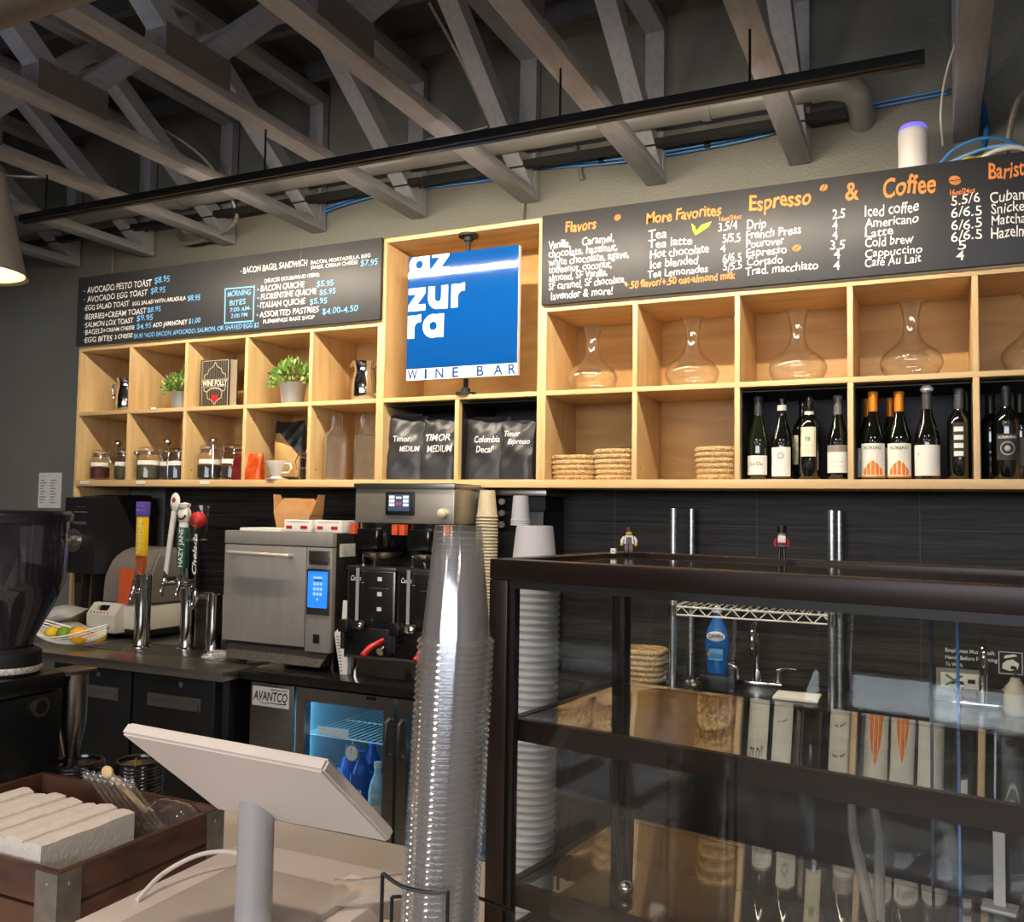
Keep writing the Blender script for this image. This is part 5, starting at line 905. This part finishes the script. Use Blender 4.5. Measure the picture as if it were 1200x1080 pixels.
for z in (.3725, .112):
    g = G(); ny = 14; R = []                                        # the sheet sags slightly between its front and rear trims
    for j in range(ny+1):
        v = j/ny; y = .04+(CD-.075)*v; zz = z+.0015-.0042*(1-(2*v-.85)**2)*.5+.004*v
        R.append([(q, y, zz), (CW-q, y, zz), (CW-q, y, zz+.006), (q, y, zz+.006)])
    s = g.rings(R).done('shelf', GLASS('shelf_glass', (.93, .94, .93), .09), t, ang=60); s['label'] = 'glass shelf with dark edge trim'
    G().box(q, CW-q, .026, .040, z-.026, z+.008).done('shelf_front_trim', M_FR, s); G().box(q, CW-q, CD-.040, CD-.034, z-.008, z+.008).done('shelf_rear_trim', M_FR, s); G().box(q*.6, q, .03, CD-.03, z-.01, z+.008).done('shelf_side_trim', M_FR, s)
for x in (.05, CW-.05):
    for y in (.05, CD-.05): G().cyl((x, y, KZ-CASEZ), (x, y, 0), .016, n=16).done('leveling_foot', M_BLK, t)
# things in and on the case
def tongs(name, label, mat, p, q_, spread, wd):
    p, q_ = Vector(p), Vector(q_); d = (q_-p).normalized(); s = d.cross(Vector((0, 0, 1))).normalized(); t = thing(name, label, 'tongs', p)
    for k in (-1, 1):
        pts = [s*k*.004, s*k*spread*.55+d*(q_-p).length*.35, s*k*spread+d*(q_-p).length*.75, s*k*spread*.9+d*(q_-p).length]
        G().tube(pts, [wd*.7, wd, wd*.9, wd*.8], 8).done('arm', mat, t)
    G().sph((0, 0, 0), wd*1.5, 10).done('hinge', M_CHR, t)
tongs('serving_tongs', 'black serving tongs leaning against the rear pane of the lower case shelf', M_BLK, (3.8024, -2.0668, CASEZ+.13), (3.6895, -1.7468, CASEZ+.228), .016, .008)
tongs('serving_tongs', 'clear plastic tongs lying toward the rear pane on the lower case shelf', P('frosted_tongs', '#a39c95', .25, noise=.1), (4.1648, -2.0386, CASEZ+.13), (4.1318, -1.8033, CASEZ+.228), .02, .0085)
t = thing('sign_holder', 'small clear acrylic card holder at the right of the lower case shelf', 'holder', (4.3295, -1.8598, CASEZ+.121), -.17); G().box(-.008, .008, -.002, .002, .004, .12).done('upright', P('clear_acrylic', '#c9c2ba', .15, noise=.03), t); G().box(-.024, .024, -.02, .02, 0, .006, .002).done('foot', MC['clear_acrylic'], t)
t = thing('toy_figure', 'small toy figure with dark hair, white sleeves and brown apron on the case top', 'figure', (3.7055, -1.7581, CASEZ+CH), .25)
M_YEL = P('toy_yellow', '#e3b336', .35, noise=.03); M_TBR = P('toy_brown', '#4a2622', .35, noise=.05)
for s in (-1, 1): G().box(s*.0045-.004, s*.0045+.004, -.006, .004, 0, .018, .001).done('leg', M_TBR, t); a = G().tube([(s*.009, 0, .031), (s*.0135, -.001, .025), (s*.0135, -.005, .018)], [.0032, .003, .0028], 8).done('arm', M_WHT, t); G().sph((s*.0135, -.007, .0165), .0034, 8).done('hand', M_YEL, a)
G().prism([(-.0095, .018), (-.0075, .034), (.0075, .034), (.0095, .018)], -.005, .005).done('torso', M_WHT, t); G().prism([(-.006, .018), (-.005, .031), (.005, .031), (.006, .018)], -.0056, -.005).done('apron', M_TBR, t)
hd = G().lathe([(0, .034), (.0056, .035), (.0062, .037), (.0062, .043), (.005, .0448), (0, .045)], n=18).done('head', M_YEL, t); G().lathe([(.0066, .041), (.007, .045), (.006, .049), (0, .0505)], (0, .0008, 0), n=16).jitter(.0006, 6).done('hair', P('toy_hair', '#2b1d17', .4, noise=.1), hd); G().sph((-.0022, -.0061, .0405), .0008, 6).sph((.0022, -.0061, .0405), .0008, 6).box(-.002, .002, -.0066, -.006, .0372, .0378).done('face', M_INK, hd)
t = thing('nutcracker', 'tiny nutcracker figure in a top hat standing on the case top', 'figure', (4.0001, -1.8033, CASEZ+CH), .15)
for s in (-1, 1): G().cyl((s*.0048, 0, 0), (s*.0035, 0, .022), .003, .0028, n=10).done('leg', M_BLK, t); G().tube([(s*.009, 0, .036), (s*.0115, -.001, .030), (s*.010, -.002, .023)], .0022, 8).done('arm', M_RED, t)
G().box(-.0075, .0075, -.0045, .0045, .021, .027, .001).done('belt', M_BLK, t); G().box(-.0075, .0075, -.0045, .0045, .027, .039, .001).done('coat', M_RED, t)
h_ = G().cyl((0, 0, .039), (0, 0, .047), .0062, n=16).done('head', P('toy_skin', '#d6a184', .4, noise=.03), t); G().box(-.0065, .0065, -.0075, -.004, .030, .042, .001).done('beard', M_WHT, h_); G().cyl((0, 0, .0465), (0, 0, .048), .0098, n=18).cyl((0, 0, .048), (0, 0, .060), .0078, .0085, n=18).done('hat', M_BLK, h_); G().cyl((-.002, -.0065, .0445), (-.002, -.006, .0445), .0008, n=6).cyl((.002, -.0065, .0445), (.002, -.006, .0445), .0008, n=6).done('eyes', M_INK, h_)
t = thing('white_cube', 'tiny white cube beside the toy figure on the case top', 'cube', (3.6895, -1.8033, CASEZ+CH)); G().box(-.005, .005, -.005, .005, 0, .010, .001).done('cube_body', M_WHT, t); G().cyl((0, -.0053, .005), (0, -.005, .005), .0015, n=8).done('pip', M_INK, t)
# ------------------------------------------------------------------ cup stacks
def cup_stack(name, label, cat, grp, x, y, ztop, h, rb, rr, mat, step, zfloor, lean, lip, thick=.0):
    """inverted nested cups: the topmost shows whole, the ones below show their rims"""
    base = thing(name, label, cat, (x, y, ztop-h), 0, grp)
    pr_ = [(0, h), (rb*.96, h), (rb, h-.003), (rr, lip*1.4), (rr+.003, lip), (rr+.0055, lip*.5), (rr+.003, 0), (rr-.0005, .0)]
    G().lathe(pr_, n=36).done('cup_body', mat, base)
    k = 1
    while ztop-h-k*step > zfloor:
        c = copy_thing(base, loc=(x-lean[0]*k*step, y-lean[1]*k*step, ztop-h-k*step)); k += 1
    base.rotation_euler = (0, 0, 0)
M_CLR = GLASS('clear_cup_plastic', (.975, .98, .985), .11, .09, body=.055, bodycol=(.86, .79, .76))
cup_stack('clear_cup', 'clear plastic cup in the tall inverted stack before the case', 'cup', 'clear plastic cups in the tall stack', 3.742, -2.528, 1.562, .135, .0275, .0395, M_CLR, .0072, KZ, (.050, -.004), .0055)
M_PCUP = P('paper_cup_white', '#c6c3c2', .6, noise=.02)
cup_stack('paper_cup', 'white paper cup in the inverted stack behind the case corner', 'cup', 'white paper cups in the tall stack', 3.560, -1.885, 1.553, .115, .035, .0455, M_PCUP, .0135, KZ, (.012, .0), .009)
cup_stack('kraft_cup', 'beige paper cup in the inverted stack beside the coffee brewer', 'cup', 'beige paper cups beside the brewer', 2.545, -.05, 1.665, .115, .032, .043, P('paper_cup_beige', '#b3a68c', .6, noise=.03), .0135, CZ, (0, 0), .009)
b = thing('small_paper_cup', 'small white paper cup on top of the white cup stack', 'cup', (3.530, -1.885, 1.553+.0), 0, 'small cups on top of the white stack')
G().lathe([(0, .048), (.0135, .048), (.0145, .046), (.0175, .003), (.019, .0025), (.019, 0), (.0175, 0)], n=28).done('cup_body', M_PCUP, b)
for k in range(1, 3): copy_thing(b, loc=(3.530, -1.885, 1.553+.0042*k))
t = thing('wire_cup_holder', 'black wire holder around the foot of the clear cup stack', 'holder', (3.73, -2.535, KZ))
g = G(); A_, B_, Z_ = Vector((-.034, -.066, 0)), Vector((.033, -.040, 0)), Vector((0, 0, 1))
g.tube([A_, A_+Z_*.365], .0022, 8).tube([B_, B_+Z_*.349], .0022, 8).tube(cr([A_+Z_*.365, A_*.7+B_*.3+Z_*.352, A_*.3+B_*.7+Z_*.347, B_+Z_*.349]), .0022, 8)
for p, q in ((A_, Vector((-.075, .02, 0))), (B_, Vector((.07, .05, 0)))): g.tube([p+Z_*.003, q+Z_*.003, q+Z_*.30], .0022, 8)
g.tube([Vector((-.075, .02, .30)), Vector((0, .07, .30)), Vector((.07, .05, .30))], .0022, 8).tube([A_+Z_*.003, B_+Z_*.003], .0022, 8).done('wire_frame', M_BLK, t)
t = thing('lid_rack', 'bent black wire rack standing behind the left pane of the case', 'rack', (3.45, -1.72, KZ)); g = G()
for dy in (0, .05): g.tube([(.0, dy, 0), (.0, dy, .27), (.01, dy, .285), (.09, dy, .285), (.10, dy, .27), (.10, dy, .0)], .0035, 8)
g.tube([(.0, 0, .285), (.0, .05, .285)], .0035, 8).done('wire_frame', M_BLK, t)
# ------------------------------------------------------------------ POS terminal
t = thing('cash_drawer', 'white cash drawer under the register terminal', 'cash drawer', (0, 0, 0)); M_POSW = P('register_white', '#d9cfc8', .38, noise=.02, nscale=4)
G().box(3.015, 3.40, -2.62, -2.03, KZ, KZ+.108, .006).done('box', M_POSW, t); G().box(3.03, 3.385, -2.624, -2.618, KZ+.01, KZ+.09, .003).done('drawer_front', M_POSW, t); G().cyl((3.2, -2.628, KZ+.05), (3.2, -2.622, KZ+.05), .012, n=16).done('lock', M_CHR, t)
DZ = KZ+.108
t = thing('register_terminal', 'white point-of-sale terminal tilted away on a round column', 'register', (3.305, -2.345, DZ))
G().box(-.205, .058, -.12, .20, 0, .012, .005).done('base_plate', P('register_base_grey', '#b4aaa3', .35, noise=.03), t)
G().lathe([(0, .012), (.031, .012), (.031, .02), (.028, .03), (.0265, .20), (.025, .215)], n=36).done('column', P('column_grey_white', '#b9b6b8', .3, .15, noise=.02), t)
A, B_, C_, D_ = [Vector(p)-Vector((3.305, -2.345, DZ)) for p in ((3.148, -2.467, 1.243), (3.519, -2.474, 1.238), (3.527, -2.320, 1.10), (3.215, -2.330, 1.102))]
nrm = (B_-A).cross(D_-A).normalized(); nrm = nrm if nrm.z > 0 else -nrm
g = G(); g.rings([[A, B_, C_, D_], [p+nrm*.020 for p in (A, B_, C_, D_)]]); bmesh.ops.bevel(g.b, geom=g.b.edges[:], offset=.0035, segments=2, affect='EDGES'); scn = g.done('screen_housing', M_POSW, t)
g = G(); m_ = (A+B_+C_+D_)/4+nrm*.0205; g.rings([[m_+(p+nrm*.0205-m_)*.9 for p in (A, B_, C_, D_)], [m_+(p+nrm*.0205-m_)*.9+nrm*.001 for p in (A, B_, C_, D_)]]); g.done('display', M_BLK, scn)
text_mesh('base_lettering', [('-- --', -.13, -.09, 0, .010)], P('grey_ink', '#8b8680'), t).rotation_euler = (-PI/2, 0, 0)
bpy.data.objects['base_lettering'].location = (0, -.07, .0126)
g = G(); g.tube(cr([(3.05, -2.33, DZ+.004), (3.045, -2.27, DZ+.025), (3.06, -2.20, DZ+.036), (3.09, -2.15, DZ+.028), (3.115, -2.13, DZ+.005)]), .004, 8); tag(g.done('charging_cable', M_WHT), 'white cable curling behind the register base', 'cable')
t = thing('receipt_paper', 'printed receipt lying on the cash drawer behind the register', 'receipt', (3.33, -2.135, DZ), -.25); G().box(-.045, .045, -.04, .05, 0, .0012).done('sheet', M_PAPER, t); g = G()
for k in range(6): g.box(-.035, -.035+.02+.045*((k*5) % 4)/4, -.032+.012*k, -.028+.012*k, .0012, .0016)
g.done('printed_lines', MC['grey_ink'], t)
pillow('plastic_sleeve', 'clear plastic sleeve of papers at the right edge of the cash drawer', (3.395, -2.13, DZ+.012), .17, .11, .02, (0, 0, .55), GLASS('plastic_sleeve', (.95, .94, .93), .1, .08, body=.35, bodycol=(.85, .8, .74)))
tag(G().box(3.42, 3.54, -2.32, -2.16, KZ, KZ+.09, .004).done('paper_bag_stack', P('cream_paper', '#d9c9a6', .7, noise=.05)), 'cream packet standing right of the cash drawer', 'packet')
# ------------------------------------------------------------------ crate with napkins and cutlery
t = thing('wooden_crate', 'dark wooden crate with metal corners holding napkins and cutlery', 'crate', (0, 0, 0)); M_CR = WOOD('crate_wood', '#5d3d2a', '#33211a', (3, 3, 9), .55); M_ZN = P('zinc_corner', '#8c8983', .4, .8, noise=.2, nscale=30)
cx0, cx1, cy0, cy1 = 2.36, 2.90, -2.36, -1.97
for z in (KZ+.012, KZ+.078):
    for y0, y1 in ((cy0, cy0+.014), (cy1-.014, cy1)): G().box(cx0, cx1, y0, y1, z, z+.06, .002).done('slat', M_CR, t)
    for x0, x1 in ((cx0, cx0+.014), (cx1-.014, cx1)): G().box(x0, x1, cy0+.014, cy1-.014, z, z+.06, .002).done('slat', M_CR, t)
G().box(cx0+.014, cx1-.014, cy0+.014, cy1-.014, KZ, KZ+.012).done('bottom', M_CR, t)
for x, y, sx, sy in ((cx1, cy0, -1, 1), (cx1, cy1, -1, -1), (cx0, cy0, 1, 1), (cx0, cy1, 1, -1)):
    cn = G().box(min(x, x+sx*.05)-.002, max(x, x+sx*.05)+.002, min(y-sy*.003, y), max(y-sy*.003, y), KZ+.004, KZ+.136).box(min(x-sx*.003, x), max(x-sx*.003, x), min(y, y+sy*.045), max(y, y+sy*.045), KZ+.004, KZ+.136).done('corner_bracket', M_ZN, t)
    g = G()
    for z in (KZ+.03, KZ+.115): g.sph((x+sx*.025, y-sy*.003, z), .005, 8, (1, .5, 1)).sph((x-sx*.003, y+sy*.022, z), .005, 8, (.5, 1, 1))
    g.done('rivet', M_ZN, cn)
# napkins: an upright pack standing in the crate, each bundle a thing
M_NAP = P('napkin_paper', '#ded6cc', .85, noise=.05, nscale=60, bump=.15, bscale=120)
for k in range(7):
    x = 2.80-.048*k; g = G(); rn = random.Random(k); hz = .163+.004*math.sin(k*2.1)
    R = []
    for j in range(9):
        yy = -2.335+.205*j/8; R.append([(x-.024, yy, KZ+.012), (x+.0235, yy, KZ+.012), (x+.0235, yy, KZ+hz-.002+rn.uniform(-.0015, .0015)), (x+.008, yy, KZ+hz+.002+rn.uniform(-.0015, .0015)), (x-.008, yy, KZ+hz+.001+rn.uniform(-.0015, .0015)), (x-.024, yy, KZ+hz-.003)])
    g.rings(R); tag(g.done('napkin_bundle', M_NAP, None, ang=20), 'bundle of white paper napkins standing upright in the crate', 'napkins', 'napkin bundles in the crate')
M_CLAM = GLASS('clear_clamshell', (.95, .95, .95), .1, .05, pw=2.2, body=.06, bodycol=(.8, .78, .75))
t = thing('cutlery_bag', 'clear bag of plastic forks leaning in the crate behind the napkins', 'bag', (2.80, -2.07, KZ+.012)); g = G()
g2 = G()
for k in range(8): 
    a = -.10+.018*k; g2.tube([(a+.05, .04, .03), (a+.02, .0, .10), (a-.04, -.03, .185)], .0035, 6).sph((a-.045, -.032, .19), .010, 8, (1, .5, 1.3))
g2.done('forks', M_CLAM, t); g3 = G(); g3.tube([(-.03, .02, .12), (-.08, -.03, .20)], .006, 6).sph((-.085, -.033, .205), .013, 10, (1.2, .6, 1)).done('wooden_stirrer', P('pale_wood', '#d9bd8e', .6, noise=.1), t)
for lb, x, y, z in (('clear domed plastic lid container at the rear of the crate', 2.79, -2.005, KZ+.075), ('second clear plastic container beneath the domed one in the crate', 2.79, -2.005, KZ+.03)):
    t = thing('plastic_container', lb, 'container', (x, y, z)); g = G(); R = []
    for zz, s_ in ((0, .048), (.028, .058), (.030, .062), (.033, .062), (.05, .055), (.066, .035), (.07, .01)): R.append([(s_*1.25*math.copysign(abs(math.cos(q))**.6, math.cos(q)), s_*.5*math.copysign(abs(math.sin(q))**.6, math.sin(q)), zz) for q in [2*PI*i/28 for i in range(28)]])
    g.rings(R).done('shell', M_CLAM, t); g = G(); g.ring((0, 0, .031), .06, .002); 
    for v in g.b.verts: v.co.x *= 1.27; v.co.y *= .55
    g.done('rim', M_CLAM, t)
# black lids stacks
M_LID = P('black_lid_plastic', '#121214', .2, noise=.05, coat=.3)
def lidstack(name, label, grp, x, y, n, R0, st):
    b = thing(name, label, 'bowl', (x, y, KZ), 0, grp); G().lathe([(0, .008), (R0*.8, .008), (R0*.82, .014), (R0*.94, .014), (R0, .010), (R0+.002, .004), (R0, 0), (R0-.003, .002), (R0*.9, .011), (R0*.8, .005)], n=40).done('disc', M_LID, b)
    for k in range(1, n): copy_thing(b, loc=(x+.001*math.sin(k*2.), y, KZ+st*k))
lidstack('takeout_bowl', 'black plastic bowl in the left nested stack behind the crate', 'black bowls, left stack', 2.285, -1.81, 13, .062, .0085)
lidstack('takeout_bowl', 'black plastic bowl in the right, taller nested stack behind the crate', 'black bowls, right stack', 2.435, -1.76, 14, .058, .0085)
# ------------------------------------------------------------------ big grinder at left front
t = thing('shop_grinder', 'large black coffee grinder with clear bean hopper at the left edge', 'grinder', (2.185, -1.95, KZ)); M_GB = P('grinder_gloss_black', '#0f1214', .3, noise=.08, nscale=6)
G().box(-.115, .085, -.12, .10, .0, .30, .02).done('body', M_GB, t); G().box(-.125, .09, -.13, .10, .30, .345, .012).done('top_deck', M_GB, t)
G().lathe([(.075, .345), (.078, .35), (.078, .40), (.06, .41)], n=36).done('collar', M_BLKM, t); G().lathe([(.079, .352), (.081, .355), (.081, .364), (.079, .367)], n=36).done('grind_scale', P('scale_white', '#b9b6b0', .4, noise=.6, nscale=160), t)
hp = G().lathe([(.055, .41), (.06, .43), (.11, .525), (.125, .57), (.128, .72)], n=44).done('hopper', GLASS('smoky_hopper', (.30, .27, .27), .06, .02, body=.25, bodycol=(.06, .06, .08)), t)
G().lathe([(0, .42), (.05, .425), (.10, .52), (.115, .56), (.09, .60), (0, .62)], n=36).jitter(.003, 2).done('beans', P('coffee_beans', '#24130d', .5, noise=.6, nscale=110, bump=.8, bscale=110), hp)
G().lathe([(.134, .715), (.136, .72), (.136, .735), (.128, .742), (0, .744)], n=44).done('hopper_lid', P('lid_smoke', '#1d1d21', .25, noise=.04), t)
G().lathe([(.034, .325), (.034, .20), (.030, .175), (.014, .10), (.010, .09), (.010, .07)], (.045, .16, .0), n=24).done('spout_cup', M_SS, t); G().box(.005, .085, .101, .198, .328, .338, .003).done('spout_cover', M_SS, t)
G().cyl((.0855, .03, .268), (.0935, .03, .268), .024, n=28).done('start_button', M_SS, t); G().cyl((.0935, .03, .268), (.096, .03, .268), .016, n=28).done('button_face', M_BLK, t); G().box(-.01, .035, -.1225, -.12, .24, .275).done('label_sticker', M_LBL, t)
for z in (.14, .165): G().box(.0855, .0872, -.09, .0, z, z+.006).done('side_slot', M_BLKM, t)
tag(G().cyl((2.13, -2.06, KZ+.352), (2.20, -2.04, KZ+.352), .0065, n=12).done('marker_pen', M_WHT), 'white marker pen with red cap lying on the large grinder', 'marker'); G().cyl((2.20, -2.04, KZ+.352), (2.235, -2.03, KZ+.352), .007, n=12).done('cap', M_RED, bpy.data.objects['marker_pen'])
# ------------------------------------------------------------------ pendant at the left edge
t = thing('pendant_lamp', 'grey cone pendant lamp glowing at the left edge', 'lamp', (2.70, -2.43, 1.985))
G().lathe([(.092, 0), (.088, .004), (.052, .165), (.045, .185), (.02, .195), (.018, .235), (0, .236)], n=40).done('shade', P('pendant_grey', '#5c564f', .5, noise=.05), t)
G().lathe([(.086, .004), (.05, .16), (0, .165)], n=40).done('inner_shade', P('pendant_white', '#f0e6d6', .6, noise=.02), t); G().sph((0, 0, .05), .045, 20, (1, 1, .8)).done('bulb', P('bulb_glow', '#fff0d8', .5, emit='#ffd9a0', es=14., noise=.01), t); G().cyl((0, 0, .235), (0, 0, 1.05), .003, n=8).done('cord', M_BLK, t)
